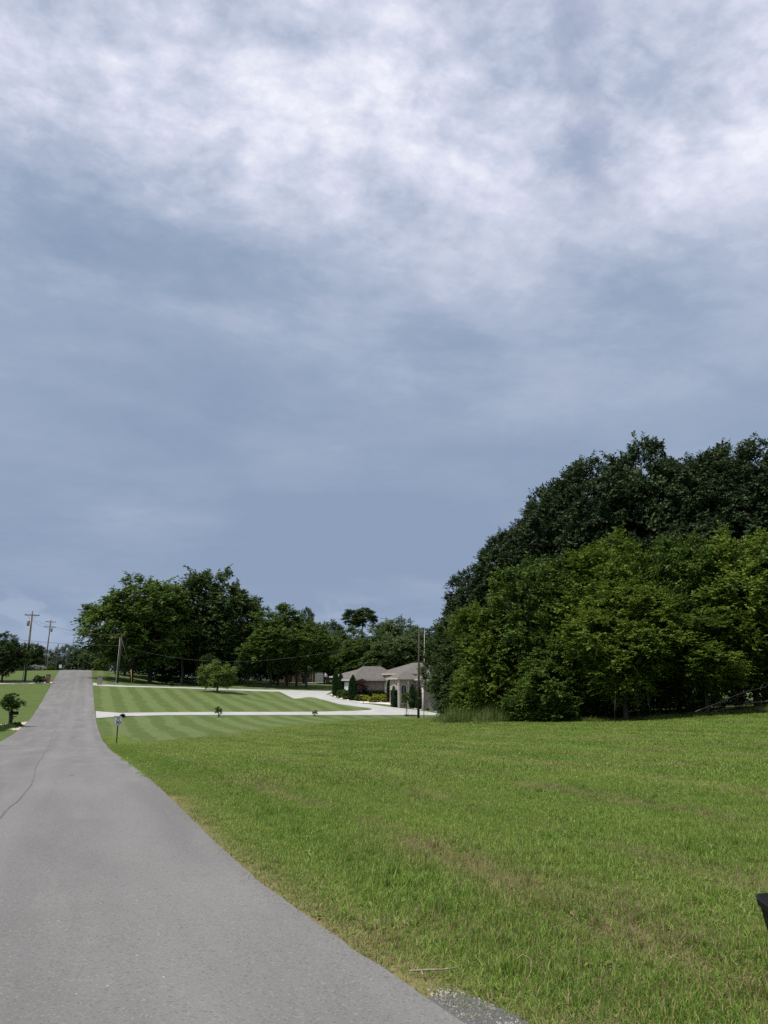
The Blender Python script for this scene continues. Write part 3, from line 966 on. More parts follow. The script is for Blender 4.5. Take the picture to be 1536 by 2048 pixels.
tree('shade_tree', 'dark tree behind the grove, right of its tallest crown', 30.3, 163, 18.8, 7.0, 1.0, 'far2', 'oak2', LG, 0.9)
tree('shade_tree', 'low dark tree in the shade between the trunks of the grove, on the left', 15.6, 158.5, 10.0, 5.0, .5, 'far3', 'oak', LG, 1.7)
tree('shade_tree', 'low dark tree in the shade behind the small lawn tree', 25.4, 155, 9.5, 5.0, .4, 'far1', 'oak', LG, 2.5)
tree('shade_tree', 'low dark tree in the shade at the right of the grove', 35.0, 152, 9.5, 5.0, .6, 'far2', 'oak', LG, 3.3)
tree('understory_tree', 'thin dark young tree under the tallest tree of the grove', 20.2, 139.5, 7.0, 2.1, 1.6, 'far3', 'oak2', 'young trees under the grove', trunk_r=.12)
tree('understory_tree', 'thin dark young tree right of the small lawn tree, under the grove', 27.2, 138.5, 8.0, 2.2, 1.6, 'far1', 'oak2', 'young trees under the grove', trunk_r=.12)
for i, (x, y, tr, ln, lab) in enumerate([
        (11.2, 147, .34, .4, 'bare lower trunk left of the leaning one, under the grove'), (17.4, 151, .26, -.6, 'pale straight trunk in the grove\'s shade'),
        (19.6, 150, .22, 1.5, 'slanting pale trunk in the grove\'s shade'), (33.0, 140, .2, .3, 'slim trunk at the right of the grove, left of a pair'),
        (34.4, 139, .24, -.3, 'left trunk of the pair near the right end of the grove'), (35.8, 137.5, .2, .3, 'right trunk of the pair near the right end of the grove')]):
    tree('shade_tree', lab, x, y, 13.0, 3.0, 5.0, ('far1', 'far2', 'far3')[i % 3], 'oak2', 'slim trees under the grove', trunk_r=tr, lean=(ln, 0), bark='bark_pale' if i in (1, 2) else 'bark')
tree('ornamental_tree', 'small light green layered tree alone on the striped lawn', 18.4, 116.4, 5.2, 3.1, .7, 'flatc', 'dogwood', None, 1.0, trunk_r=.11)
shrub('shrub', 'small rounded shrub under the grove beside the upper driveway', 13.2, 129.5, .45, .8, 'shrub', 'oak2')
shrub('shrub', 'dark low shrub at the foot of the grove\'s leftmost trunks', 13.6, 146, 1.2, 1.3, 'shrub', 'oak')

# ------------------------------------------------------------------ trees behind the house and far off
BG = 'trees behind the brick house'
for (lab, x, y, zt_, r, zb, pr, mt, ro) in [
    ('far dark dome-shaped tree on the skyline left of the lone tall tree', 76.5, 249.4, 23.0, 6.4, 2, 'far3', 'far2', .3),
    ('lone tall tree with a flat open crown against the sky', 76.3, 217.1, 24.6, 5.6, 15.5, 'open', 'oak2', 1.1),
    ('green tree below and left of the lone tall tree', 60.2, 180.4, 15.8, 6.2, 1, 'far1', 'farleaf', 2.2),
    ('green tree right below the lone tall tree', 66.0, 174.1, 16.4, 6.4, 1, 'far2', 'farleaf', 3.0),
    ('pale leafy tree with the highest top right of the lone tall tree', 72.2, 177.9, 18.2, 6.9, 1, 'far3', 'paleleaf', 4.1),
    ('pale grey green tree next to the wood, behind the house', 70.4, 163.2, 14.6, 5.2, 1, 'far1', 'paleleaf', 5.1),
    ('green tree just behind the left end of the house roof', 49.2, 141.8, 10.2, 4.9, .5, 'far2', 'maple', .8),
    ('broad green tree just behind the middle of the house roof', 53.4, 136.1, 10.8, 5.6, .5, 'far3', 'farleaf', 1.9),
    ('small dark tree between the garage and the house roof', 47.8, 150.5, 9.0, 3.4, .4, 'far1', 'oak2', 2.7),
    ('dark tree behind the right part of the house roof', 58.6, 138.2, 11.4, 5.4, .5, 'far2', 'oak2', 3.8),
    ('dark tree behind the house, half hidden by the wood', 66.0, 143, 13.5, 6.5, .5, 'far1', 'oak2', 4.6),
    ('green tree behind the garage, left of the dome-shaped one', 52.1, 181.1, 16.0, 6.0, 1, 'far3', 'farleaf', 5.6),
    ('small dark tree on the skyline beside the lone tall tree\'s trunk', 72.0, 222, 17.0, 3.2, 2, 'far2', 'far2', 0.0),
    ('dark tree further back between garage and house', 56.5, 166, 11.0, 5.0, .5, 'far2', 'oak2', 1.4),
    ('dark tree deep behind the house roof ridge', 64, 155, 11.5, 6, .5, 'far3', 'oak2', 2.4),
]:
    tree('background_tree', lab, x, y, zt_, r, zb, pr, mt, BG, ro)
FG = 'trees beyond the road crest'
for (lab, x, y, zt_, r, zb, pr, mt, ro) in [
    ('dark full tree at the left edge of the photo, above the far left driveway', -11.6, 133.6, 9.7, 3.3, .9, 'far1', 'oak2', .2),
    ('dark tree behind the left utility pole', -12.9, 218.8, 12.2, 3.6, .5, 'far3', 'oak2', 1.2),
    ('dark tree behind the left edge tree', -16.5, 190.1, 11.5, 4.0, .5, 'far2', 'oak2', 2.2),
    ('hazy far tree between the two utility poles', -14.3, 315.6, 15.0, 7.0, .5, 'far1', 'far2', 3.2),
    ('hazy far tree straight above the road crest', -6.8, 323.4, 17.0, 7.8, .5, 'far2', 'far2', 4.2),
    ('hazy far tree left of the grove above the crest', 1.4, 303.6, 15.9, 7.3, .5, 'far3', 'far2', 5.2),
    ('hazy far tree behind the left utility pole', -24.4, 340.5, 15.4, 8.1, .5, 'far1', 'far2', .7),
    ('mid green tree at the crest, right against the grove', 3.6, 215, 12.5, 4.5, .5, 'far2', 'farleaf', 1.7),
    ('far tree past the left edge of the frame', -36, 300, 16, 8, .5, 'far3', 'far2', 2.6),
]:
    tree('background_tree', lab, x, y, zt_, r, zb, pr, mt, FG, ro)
shrub('shrub', 'yellow green bush on the crest at the right of the road', 3.3, 181, 1.4, 2.6, 'shrub', 'lime')
shrub('flowering_shrub', 'pale blossoming shrub left of the second utility pole', -10.4, 191.3, 1.2, 1.5, 'shrub', 'flower', 'pale shrubs on the crest')
shrub('flowering_shrub', 'pale blossoming shrub right next to the second utility pole', -8.9, 187.4, 1.1, 1.3, 'shrub', 'flower', 'pale shrubs on the crest')
shrub('shrub', 'small green bush between the second utility pole and the road', -6.8, 187, .9, 1.2, 'shrub', 'maple')

# masses of foliage too far or too deep to tell one plant from another
def leaf_mass(name, label, path, width, height, n, leaf, mat, cat, seed):
    r = np.random.default_rng(seed)
    path = np.array(path, float)
    seg = np.concatenate([[0], np.cumsum(np.linalg.norm(np.diff(path, axis=0), axis=1))])
    t = r.random(n) * seg[-1]
    x = np.interp(t, seg, path[:, 0]) + r.normal(size=n) * width * .4
    y = np.interp(t, seg, path[:, 1]) + r.normal(size=n) * width * .4
    top = height * (.45 + .9 * fbm(x * .16 + seed, y * .16, 3))
    pos = np.stack([x, y, zt(x, y) + top * r.random(n) ** .7], -1)
    L = leaf * r.uniform(.6, 1.3, n)
    v, q = leaf_quads(pos, r.normal(size=(n, 3)), np.array([0, 0, .8]) + r.normal(size=(n, 3)) * .7, L, L * .7)
    return tag(put(name, np_mesh(name, v, q, {'tint': np.repeat(r.random(n) * .8 + .1, 4)}), M[mat]), label, cat, kind='stuff')


leaf_mass('undergrowth', 'dark tangled undergrowth inside the wood on the right', [(29, 60), (33, 52), (37, 46), (42, 43), (50, 37), (58, 30)], 3.2, 5.0, 26000, .26, 'oak', 'undergrowth', 31)
leaf_mass('distant_wood', 'dark distant wood closing the view behind the grove', [(4, 186), (20, 192), (40, 190), (60, 196), (85, 185), (105, 160), (110, 120)], 5.0, 8.5, 70000, .55, 'oak2', 'wood', 32)
leaf_mass('undergrowth', 'dark low undergrowth in the shade behind the grove', [(6, 171), (20, 172), (36, 170), (48, 172)], 3.0, 5.0, 30000, .4, 'oak', 'undergrowth', 34)
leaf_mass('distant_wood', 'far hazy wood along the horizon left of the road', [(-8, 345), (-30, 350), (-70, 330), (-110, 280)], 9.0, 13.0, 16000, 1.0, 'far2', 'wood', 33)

# ------------------------------------------------------------------ brick house
house = empty('brick_house', (37, 94, Z(37, 94)))
HZ = house.location.z


def hp(name, mb, mat, parent=house):
    """a part given in world coordinates under the house"""
    o = mb.build(name, M[mat])
    if parent is house:
        o.parent = house
        o.location = (-37, -94, -HZ)
    else:
        o.parent = parent
    return o


def block(x0, x1, y0, y1, z0, z1):
    return MB().box(((x0 + x1) / 2, (y0 + y1) / 2, (z0 + z1) / 2), (x1 - x0, y1 - y0, z1 - z0))


def hip(x0, x1, y0, y1, ze, rise, ov=.45, th=.16, apex=None):
    """hip roof with fascia; the ridge runs along the longer side"""
    x0, x1, y0, y1 = x0 - ov, x1 + ov, y0 - ov, y1 + ov
    w, l = x1 - x0, y1 - y0
    if w < l:
        k = w / 2 * .98
        rg = [((x0 + x1) / 2, y0 + k, ze + rise), ((x0 + x1) / 2, y1 - k, ze + rise)]
        top = [(0, 1, 4), (1, 2, 5, 4), (2, 3, 5), (3, 0, 4, 5)]
    else:
        k = l / 2 * .98
        rg = [(x0 + k, (y0 + y1) / 2, ze + rise), (x1 - k, (y0 + y1) / 2, ze + rise)]
        top = [(0, 1, 5, 4), (1, 2, 5), (2, 3, 4, 5), (3, 0, 4)]
    c = [(x0, y0, ze), (x1, y0, ze), (x1, y1, ze), (x0, y1, ze)]
    r = MB().add(c + rg, top)
    f = MB().add([(a, b, z - .004) for a, b, z in c] + [(a, b, ze - th) for a, b, z in c], [(0, 4, 5, 1), (1, 5, 6, 2), (2, 6, 7, 3), (3, 7, 4, 0), (4, 7, 6, 5)])
    return r, f


def wing(x0, x1, y0, y1, z0, ze, rise, wall='brickwall', ov=.45):
    hp('wall', block(x0, x1, y0, y1, z0, ze - .05), wall)
    r, f = hip(x0, x1, y0, y1, ze, rise, ov)
    ro = hp('roof', r, 'shingle')
    hp('fascia', f, 'trim', ro)
    return ro


wing(32.15, 38.6, 94.9, 99.0, -1.0, 2.30, 1.7)                 # garage wing nearest the drive
wing(33.5, 39.0, 99.1, 108.0, -1.0, 2.80, .95)                # wing behind it
wing(32.5, 33.45, 101.2, 103.4, -1.0, 2.45, .35, 'brickwall', .35)    # little entry roof at the far end
wing(36.62, 43.6, 88.6, 98.0, -2.2, 3.02, 1.4)                 # main block
wing(35.15, 37.38, 86.9, 89.9, -2.2, 2.42, .85, 'stucco', .38)  # porch block
wing(37.45, 46.5, 85.3, 88.5, -2.6, 2.30, .95)                  # end block on the right


def arch(x, y, z, w, h, axis_, proud, n=10):
    """outline of an arched opening as a thin prism standing proud of a wall; axis_ 'y' faces -Y, 'x' faces -X"""
    pts = [(-w / 2, 0), (w / 2, 0)] + [(w / 2 * math.cos(math.pi * k / n), h - w / 2 + w / 2 * math.sin(math.pi * k / n)) for k in range(n + 1)]
    m = len(pts)
    mb = MB()
    if axis_ == 'y':
        fr = [(x + u, y - proud, z + v) for u, v in pts]
        bk = [(x + u, y, z + v) for u, v in pts]
    else:
        fr = [(x - proud, y - u, z + v) for u, v in pts]
        bk = [(x, y - u, z + v) for u, v in pts]
    mb.add(fr + bk, [tuple(range(m))] + [(i, i + m, (i + 1) % m + m, (i + 1) % m) for i in range(m)])
    return mb


# arched window of the porch block, on its side towards the camera, and corner piers
wf = hp('window', arch(35.72, 86.88, -.62, .86, 2.35, 'y', .06), 'trim')
hp('pane', arch(35.72, 86.82, -.5, .62, 2.1, 'y', .02), 'glass', wf)
hp('mullion', block(35.70, 35.74, 86.775, 86.798, -.5, 1.6), 'trim', wf)
hp('mullion', block(35.42, 36.02, 86.775, 86.798, .5, .54), 'trim', wf)
hp('pier', block(35.0, 35.22, 86.76, 86.98, -1.6, 2.2), 'trim')
hp('pier', block(36.2, 36.44, 86.76, 86.98, -1.6, 2.2), 'trim')
hp('pier', block(37.3, 37.52, 86.74, 86.98, -2.2, 2.2), 'trim')
# arched window on the porch's side towards the road
wf = hp('window', arch(35.13, 88.4, -.7, 1.3, 2.4, 'x', .05), 'trim')
hp('pane', arch(35.07, 88.4, -.58, 1.04, 2.14, 'x', .02), 'glass', wf)
# tall arched entry between porch and garage
hp('pier', block(36.42, 36.7, 94.4, 94.86, -1.2, 2.9), 'trim')
hp('wall_panel', block(36.5, 36.6, 90.0, 94.3, -1.4, 2.86), 'stucco')
df = hp('doorway', arch(36.49, 92.9, -.6, 1.7, 2.75, 'x', .06), 'trim')
hp('door', arch(36.42, 92.9, -.55, 1.4, 2.5, 'x', .02), 'redbrick', df)
wf = hp('window', arch(36.49, 91.0, .1, .8, 2.1, 'x', .05), 'trim')
hp('pane', arch(36.43, 91.0, .2, .6, 1.9, 'x', .02), 'glass', wf)
# pale trim of the garage wing and the far wing
hp('pier', block(32.0, 32.3, 94.8, 95.0, -1.0, 2.2), 'trim')
gd = hp('garage_door', block(32.07, 32.14, 95.6, 98.4, -.2, 1.95), 'offwhite')
for k in range(1, 4):
    hp('panel_groove', block(32.045, 32.065, 95.6, 98.4, -.2 + .53 * k, -.17 + .53 * k), 'trim', gd)
wf = hp('window', arch(33.5, 105.6, .6, .9, 1.8, 'x', .05), 'trim')
hp('pane', arch(33.44, 105.6, .7, .7, 1.6, 'x', .02), 'glass', wf)
# gable over a side entry of the end block, downspouts, foundation vents
hp('gable', MB().add([(37.55, 85.27, 1.75), (38.95, 85.27, 1.75), (38.25, 85.27, 2.35), (37.55, 84.7, 1.75), (38.95, 84.7, 1.75), (38.25, 84.7, 2.35)],
                     [(3, 4, 5), (0, 2, 1), (0, 3, 5, 2), (1, 2, 5, 4), (0, 1, 4, 3)]), 'trim')
for x in (37.50, 39.9):
    hp('downspout', MB().tube([(x, 85.2, -1.7), (x, 85.2, 2.0)], .06, 8), 'white')
hp('downspout', MB().tube([(36.36, 94.75, -.6), (36.36, 94.75, 2.2)], .05, 8), 'white')
for x in (38.1, 39.0, 40.6):
    vf = hp('foundation_vent', arch(x, 85.29, -1.5, .5, .5, 'y', .04), 'concrete_grey')
    hp('grille', arch(x, 85.24, -1.46, .36, .4, 'y', .015), 'ink', vf)
tag(house, 'buff brick house with hipped grey roofs and arched windows behind the white driveway', 'house')

for i, (x, lab) in enumerate([(39.1, 'left dark air conditioner unit at the end wall of the brick house'), (40.15, 'right dark air conditioner unit at the end wall of the brick house')]):
    zz = Z(x, 84.3)
    ac = empty('air_conditioner', (x, 84.3, zz))
    MB().box((0, 0, .05), (.95, .95, .14)).build('base_slab', M['concrete_grey'], ac)
    MB().box((0, 0, .5), (.78, .78, .76)).build('cabinet', M['post'], ac)
    MB().lathe([(.30, .0), (.30, .03), (.05, .05)], 16, (0, 0, .88)).build('fan_guard', M['ink'], ac)
    for k in range(5):
        MB().box((0, -.395, .22 + k * .14), (.7, .02, .05)).build('louvre', M['steel'], ac)
    tag(ac, lab, 'air conditioner', 'air conditioners at the house end')

# ------------------------------------------------------------------ planting round the house
def conifer_mesh(name, seed, n=5200):
    r = np.random.default_rng(seed)
    h = r.random(n) ** .9
    prof = np.where(h < .16, .8 + h * 1.25, 1.0 * (1 - ((h - .16) / .84) ** 3.6))
    a = r.uniform(0, 6.28, n)
    rad = prof * r.uniform(.72, 1.05, n) * (1 + .08 * np.sin(a * 5 + h * 9))
    pos = np.stack([np.cos(a) * rad, np.sin(a) * rad, h], -1)
    ax = np.stack([np.cos(a) * .4, np.sin(a) * .4, np.full(n, .35)], -1) + r.normal(size=(n, 3)) * .18
    nr = np.stack([np.cos(a), np.sin(a), np.full(n, .3)], -1) + r.normal(size=(n, 3)) * .5
    L = r.uniform(.10, .2, n)
    ax = unit(ax)
    ax[:, 2] *= .35
    v, q = leaf_quads(pos, ax, nr, L, L * .9)
    v.reshape(-1, 4, 3)[:, :, 2] = h[:, None] + (v.reshape(-1, 4, 3)[:, :, 2] - h[:, None]) * .5
    return np_mesh(name, v, q, {'tint': np.repeat(r.random(n) * .6 + .2 * np.sin(a * 7) * 0 + .1, 4)})


CON = [conifer_mesh('arborvitae foliage', 21), conifer_mesh('arborvitae foliage b', 22)]


def arborvitae(label, x, y, h, r, k=0):
    e = empty('arborvitae', (x, y, Z(x, y) + .03))
    MB().tube([(0, 0, -.1), (0, 0, h * .5)], [.08, .04], 7).build('trunk', M['bark'], e)
    MB().lathe([(r * .5, .05), (r * .8, h * .15), (r * .72, h * .5), (r * .35, h * .82), (.02, h * .97)], 9).build('inner_foliage', M['hedge'], e)
    put('foliage', CON[k], M['arbor'], e, (0, 0, .02), (0, 0, random.uniform(0, 6)), (r, r, h))
    tag(e, label, 'evergreen', 'columnar evergreens round the house')


arborvitae('left one of the twin dark columns at the far left corner of the house', 31.15, 99.3, 3.35, .40)
arborvitae('right one of the twin dark columns at the far left corner of the house', 31.75, 99.0, 2.9, .40, 1)
arborvitae('dark column standing before the left corner of the garage wing', 31.75, 94.0, 3.0, .52)
arborvitae('dark column in the corner beside the tall arched entry', 35.75, 91.2, 3.1, .46, 1)
arborvitae('left one of the pair of dark columns right of the arched window', 36.75, 86.6, 2.65, .40)
arborvitae('right one of the pair of dark columns right of the arched window', 37.35, 85.9, 2.6, .42, 1)
for (lab, x, y, r, h, mt) in [
    ('golden rounded shrub at the left of the yellow row', 32.3, 92.9, .55, .85, 'lime'),
    ('golden rounded shrub second from the left in the yellow row', 32.9, 92.6, .55, .8, 'gold'),
    ('golden rounded shrub lowest in the middle front of the yellow row', 33.4, 91.4, .62, .75, 'gold'),
    ('golden rounded shrub right of the foremost yellow one', 34.05, 91.5, .58, .8, 'gold'),
    ('golden shrub behind the middle of the yellow row', 34.5, 92.9, .58, .85, 'gold'),
    ('small golden shrub in front of the brown ones', 34.75, 91.0, .38, .55, 'gold'),
    ('golden shrub at the right end of the back yellow row', 35.25, 92.6, .55, .85, 'gold'),
    ('golden shrub in front of the right end of the yellow row', 35.3, 91.8, .5, .75, 'gold'),
    ('olive shrub behind the left of the yellow row', 33.4, 93.6, .55, .8, 'lime'),
    ('brown purple shrub right of the yellow row', 35.45, 90.9, .42, .6, 'red'),
    ('small reddish shrub at the wall behind the yellow row', 36.0, 93.3, .45, .95, 'red'),
    ('olive shrub at the far right of the yellow row', 36.0, 91.6, .35, .8, 'lime'),
    ('green rounded shrub at the foot of the twin columns', 31.4, 97.6, .6, 1.0, 'maple'),
    ('green rounded shrub left of the garage corner column', 31.5, 95.6, .75, 1.2, 'maple'),
    ('small pale shrub at the left tip of the bed', 30.95, 97.0, .4, .5, 'lime'),
    ('small pale shrub between the twin columns and the garage corner', 31.2, 95.2, .42, .5, 'lime'),
    ('dark shrub behind the green rounded ones', 32.0, 98.2, .6, 1.05, 'hedge'),
    ('low olive shrub just right of the garage corner column', 32.1, 93.2, .4, .6, 'lime'),
]:
    shrub('rounded_shrub', lab, x, y, r, h, 'shrub', mt, 'rounded shrubs in the bed')


def hedge(label, x0, x1, y, w, h, lump=0.0):
    e = empty('hedge', ((x0 + x1) / 2, y, Z((x0 + x1) / 2, y)))
    r = np.random.default_rng(int(x0 * 100))
    n = int((x1 - x0) * w * h * 1700) + 800
    p = r.uniform(-1, 1, (n, 3))
    k = r.integers(0, 3, n)
    p[np.arange(n), k] = np.sign(p[np.arange(n), k]) * r.uniform(.86, 1.03, n)
    pos = p * np.array([(x1 - x0) / 2, w / 2, h / 2]) + np.array([0, 0, h / 2])
    v, q = leaf_quads(pos, r.normal(size=(n, 3)), r.normal(size=(n, 3)) + p * .8, r.uniform(.08, .16, n), r.uniform(.06, .1, n))
    put('foliage', np_mesh('hedge foliage', v, q, {'tint': np.repeat(r.random(n), 4)}), M['hedge'], e)
    MB().box((0, 0, h / 2 - .04), ((x1 - x0) * .9, w * .86, h * .9)).build('inner_foliage', M['hedge'], e)
    tag(e, label, 'hedge', 'clipped dark hedges')


hedge('long low dark hedge against the garage wing\'s brick wall', 33.3, 35.9, 94.15, .9, 1.1)
hedge('square dark hedge in front of the arched entry', 34.55, 35.9, 87.6, 1.1, 1.9)
tree('red_maple', 'small dull red leaved maple against the garage wall', 32.9, 93.9, 2.35, .85, .6, 'loose', 'red', None, .5, trunk_r=.05, limbs=False)
pl = empty('planter', (32.6, 93.0, Z(32.6, 93.0) + .05))
MB().lathe([(.16, 0), (.2, .05), (.13, .12), (.2, .3), (.3, .62), (.33, .68), (.29, .69), (.27, .6)], 14).build('bowl', M['stucco'], pl)
MB().lathe([(.26, .6), (.26, .62)], 14).build('soil', M['ink'], pl)
tag(pl, 'pale stone planter beside the red maple', 'planter')
lamp = empty('garden_light', (32.1, 90.95, Z(32.1, 90.95) + .05))
MB().tube([(0, 0, 0), (0, 0, .25)], .03, 6).build('stake', M['ink'], lamp)
MB().lathe([(.05, .2), (.14, .26), (.12, .36), (.03, .4)], 10).build('head', M['ink'], lamp)
tag(lamp, 'small dark garden light at the edge of the gravel bed', 'light')

# ------------------------------------------------------------------ garage house behind the grove
gar = empty('garage_house', (49, 162, Z(49, 160)))
GZ0 = gar.location.z


def gp(name, mb, mat, parent=gar):
    o = mb.build(name, M[mat])
    if parent is gar:
        o.parent = gar
        o.location = (-49, -162, -GZ0)
    else:
        o.parent = parent
    return o


gp('wall', block(40.5, 58, 158.5, 167, 1.4, 4.6), 'redbrick')
r_, f_ = hip(40.5, 58, 158.5, 167, 4.68, 2.6, .5)
rr = gp('roof', r_, 'shingle2')
gp('fascia', f_, 'white', rr)
for x0, x1 in ((45.2, 47.5), (48.4, 50.8)):
    gdo = gp('garage_door', block(x0, x1, 158.42, 158.49, 2.1, 4.15), 'offwhite')
    for k in range(1, 4):
        gp('panel_groove', block(x0 + .02, x1 - .02, 158.40, 158.415, 2.1 + k * .51, 2.13 + k * .51), 'concrete_grey', gdo)
for x0 in (42.0, 43.4):
    wn = gp('window', block(x0, x0 + .8, 158.44, 158.49, 2.9, 4.1), 'white')
    gp('pane', block(x0 + .07, x0 + .73, 158.41, 158.436, 2.97, 4.03), 'glass', wn)
gp('downspout', MB().tube([(44.6, 158.42, 2.1), (44.6, 158.42, 4.4)], .05, 7), 'white')
tag(gar, 'brick house with two white garage doors under the trees', 'house')


def pickup(x, y, rz):
    e = empty('pickup_truck', (x, y, Z(x, y) + .05), rz)
    # side profile (length along +y, tail towards -y) lofted over three widths
    prof = [(-2.7, .55), (-2.72, 1.0), (-2.68, 1.12), (-.75, 1.12), (-.62, 1.22), (-.42, 1.78), (.1, 1.86), (.75, 1.80), (1.35, 1.2), (2.45, 1.08), (2.68, .95), (2.7, .5)]
    vs, fs = [], []
    W_ = [(-.92, .0), (-.97, .0), (.97, .0), (.92, .0)]
    n = len(prof)
    for w in (-.98, .98):
        for (yy, zz) in prof:
            k = .82 if zz > 1.25 else 1.0
            vs.append((w * k, yy, zz))
    fs.append(tuple(range(n)))
    fs.append(tuple(range(2 * n - 1, n - 1, -1)))
    for i in range(n):
        j = (i + 1) % n
        fs.append((i, i + n, j + n, j))
    body = MB().add(vs, fs).build('body', M['silver'], e)
    bv = body.modifiers.new('bevel', 'BEVEL')
    bv.width = .05
    bv.segments = 2
    MB().add([(-.74, -.57, 1.27), (.74, -.57, 1.27), (.68, -.43, 1.72), (-.68, -.43, 1.72)], [(0, 1, 2, 3)]).build('rear_window', M['glass'], e)
    MB().add([(-.74, 1.27, 1.3), (.74, 1.27, 1.3), (.70, .82, 1.74), (-.70, .82, 1.74)], [(3, 2, 1, 0)]).build('windscreen', M['glass'], e)
    for s in (-1, 1):
        MB().add([(s * .93, -.5, 1.28), (s * .93, 1.15, 1.28), (s * .84, .72, 1.74), (s * .84, -.38, 1.74)], [(0, 1, 2, 3)]).build('side_window', M['glass'], e)
        MB().box((s * .88, -2.735, .9), (.16, .05, .42)).build('tail_light', M['redlamp'], e)
        MB().box((s * .78, 2.70, .8), (.3, .05, .18)).build('headlight', M['ceramic'], e)
        MB().box((s * 1.08, .95, 1.3), (.16, .1, .2)).build('door_mirror', M['ink'], e)
        for yy in (-1.65, 1.75):
            wh = MB().tube([(s * .78, yy, .38), (s * 1.0, yy, .38)], .38, 18).build('wheel', M['tyre'], e)
            MB().tube([(s * .99, yy, .38), (s * 1.015, yy, .38)], .22, 14).build('rim', M['steel'], wh)
    MB().box((0, -2.78, .58), (1.8, .16, .2)).build('bumper', M['steel'], e)
    MB().box((0, -2.725, .88), (1.4, .03, .3)).build('tailgate', M['silver'], e)
    MB().box((0, -2.75, .72), (.32, .02, .12)).build('licence_plate', M['white'], e)
    return tag(e, 'white pickup truck parked tail-on before the garage doors', 'truck')


pickup(46.9, 154.0, math.radians(-17))

# ------------------------------------------------------------------ poles and wires
def pole(name, label, x, y, h, r, mat, lean=0.0, arms=(), transformer=None, conduit=False, group='utility poles'):
    e = empty(name, (x, y, Z(x, y)))
    e.rotation_euler = (0, lean, 0)
    MB().tube([(0, 0, -.3), (0, 0, h * .5), (0, 0, h)], [r * 1.15, r * .95, r * .75], 10).build('shaft', M[mat], e)
    for (zz, w, ins) in arms:
        a = MB().box((0, -r, zz), (w, .1, .13)).build('crossarm', M['wood_pole'], e)
        for k in range(ins):
            u = -w / 2 + .12 + k * (w - .24) / (ins - 1)
            MB().lathe([(.03, 0), (.05, .06), (.03, .12), (.055, .16), (.02, .24)], 8, (u, -r, zz + .06)).build('insulator', M['ceramic'], a)
        for s in (-1, 1):
            MB().tube([(s * w * .32, -r, zz - .05), (0, -r, zz - .7)], .025, 5).build('brace', M['steel'], e)
    if transformer:
        zz, s = transformer
        t = MB().lathe([(.05, -.02), (.2, 0), (.22, .04), (.22, .78), (.2, .84), (.06, .88)], 14, (s * .42, -.1, zz)).build('transformer', M['steel'], e)
        MB().lathe([(.04, 0), (.06, .1), (.03, .25)], 8, (s * .42, -.1, zz + .86)).build('bushing', M['ceramic'], t)
    if conduit:
        MB().tube([(.05, -r - .05, 0), (.05, -r - .05, h * .6)], .06, 7).build('conduit', M['pale_pole'], e)
    return tag(e, label, 'utility pole', group)


pole('utility_pole', 'tall weathered utility pole with one crossarm on the left lawn', -8.5, 135.5, 11.0, .15, 'wood_pole', .01, [(10.3, 2.2, 4)], (8.6, -1))
pole('steel_pole', 'slender pale pole close on the left of the tall weathered one', -8.75, 134.2, 10.0, .05, 'pale_pole', .03, group='slender pale poles')
pole('utility_pole', 'utility pole with two crossarms beyond the road crest', -8.6, 200.5, 12.4, .16, 'wood_pole', .03, [(11.9, 2.3, 4), (10.7, 2.7, 4)], (9.6, 1))
pole('steel_pole', 'slender pale pole beside the pole with two crossarms', -8.1, 198, 8.2, .05, 'pale_pole', .03, group='slender pale poles')
pl3 = pole('utility_pole', 'plain dark pole with a small street lamp beyond the crest', -7.9, 258, 11.6, .17, 'wood_dark', .0)
arm = MB().tube([(0, -.1, 7.6), (.7, -.1, 8.0), (1.3, -.1, 8.05)], [.04, .035, .03], 6).build('lamp_arm', M['steel'], pl3)
MB().box((1.55, -.1, 8.03), (.6, .22, .12)).build('lamp_head', M['ceramic'], arm)
pole('utility_pole', 'dark leaning pole without crossarm right of the road before the grove', 5.25, 134.0, 7.9, .13, 'wood_dark', .015)
pole('steel_pole', 'slender pale pole in front of the dark leaning pole before the grove', 4.75, 128.4, 7.3, .04, 'pale_pole', .02, group='slender pale poles')
g1 = empty('guy_wire', (7.35, 132.4, Z(7.35, 132.4)))
MB().tube([(0, 0, -.1), (-.25, .2, 2.3)], .05, 7).build('guard', M['yellow'], g1)
MB().tube([(-.25, .2, 2.3), (-2.0, 1.5, 7.2)], .012, 5).build('cable', M['wire'], g1)
tag(g1, 'guy wire with a yellow guard right of the dark leaning pole', 'guy wire')
pole('utility_pole', 'weathered utility pole standing on the grass before the brick house', 33.85, 78.2, 9.6, .12, 'wood_dark', .02)
pole('steel_pole', 'slender pale pole just right of the pole before the brick house', 34.4, 78.0, 9.4, .035, 'pale_pole', .02, group='slender pale poles')


def wire(label, a, b, sag, r=.018, n=18):
    e = []
    A, B = Vector(a), Vector(b)
    for i in range(n + 1):
        t = i / n
        p = A.lerp(B, t)
        p.z -= sag * 4 * t * (1 - t)
        e.append(p)
    o = MB().tube(e, r, 5).build('power_line', M['wire'])
    tag(o, label, 'cable', 'power lines')


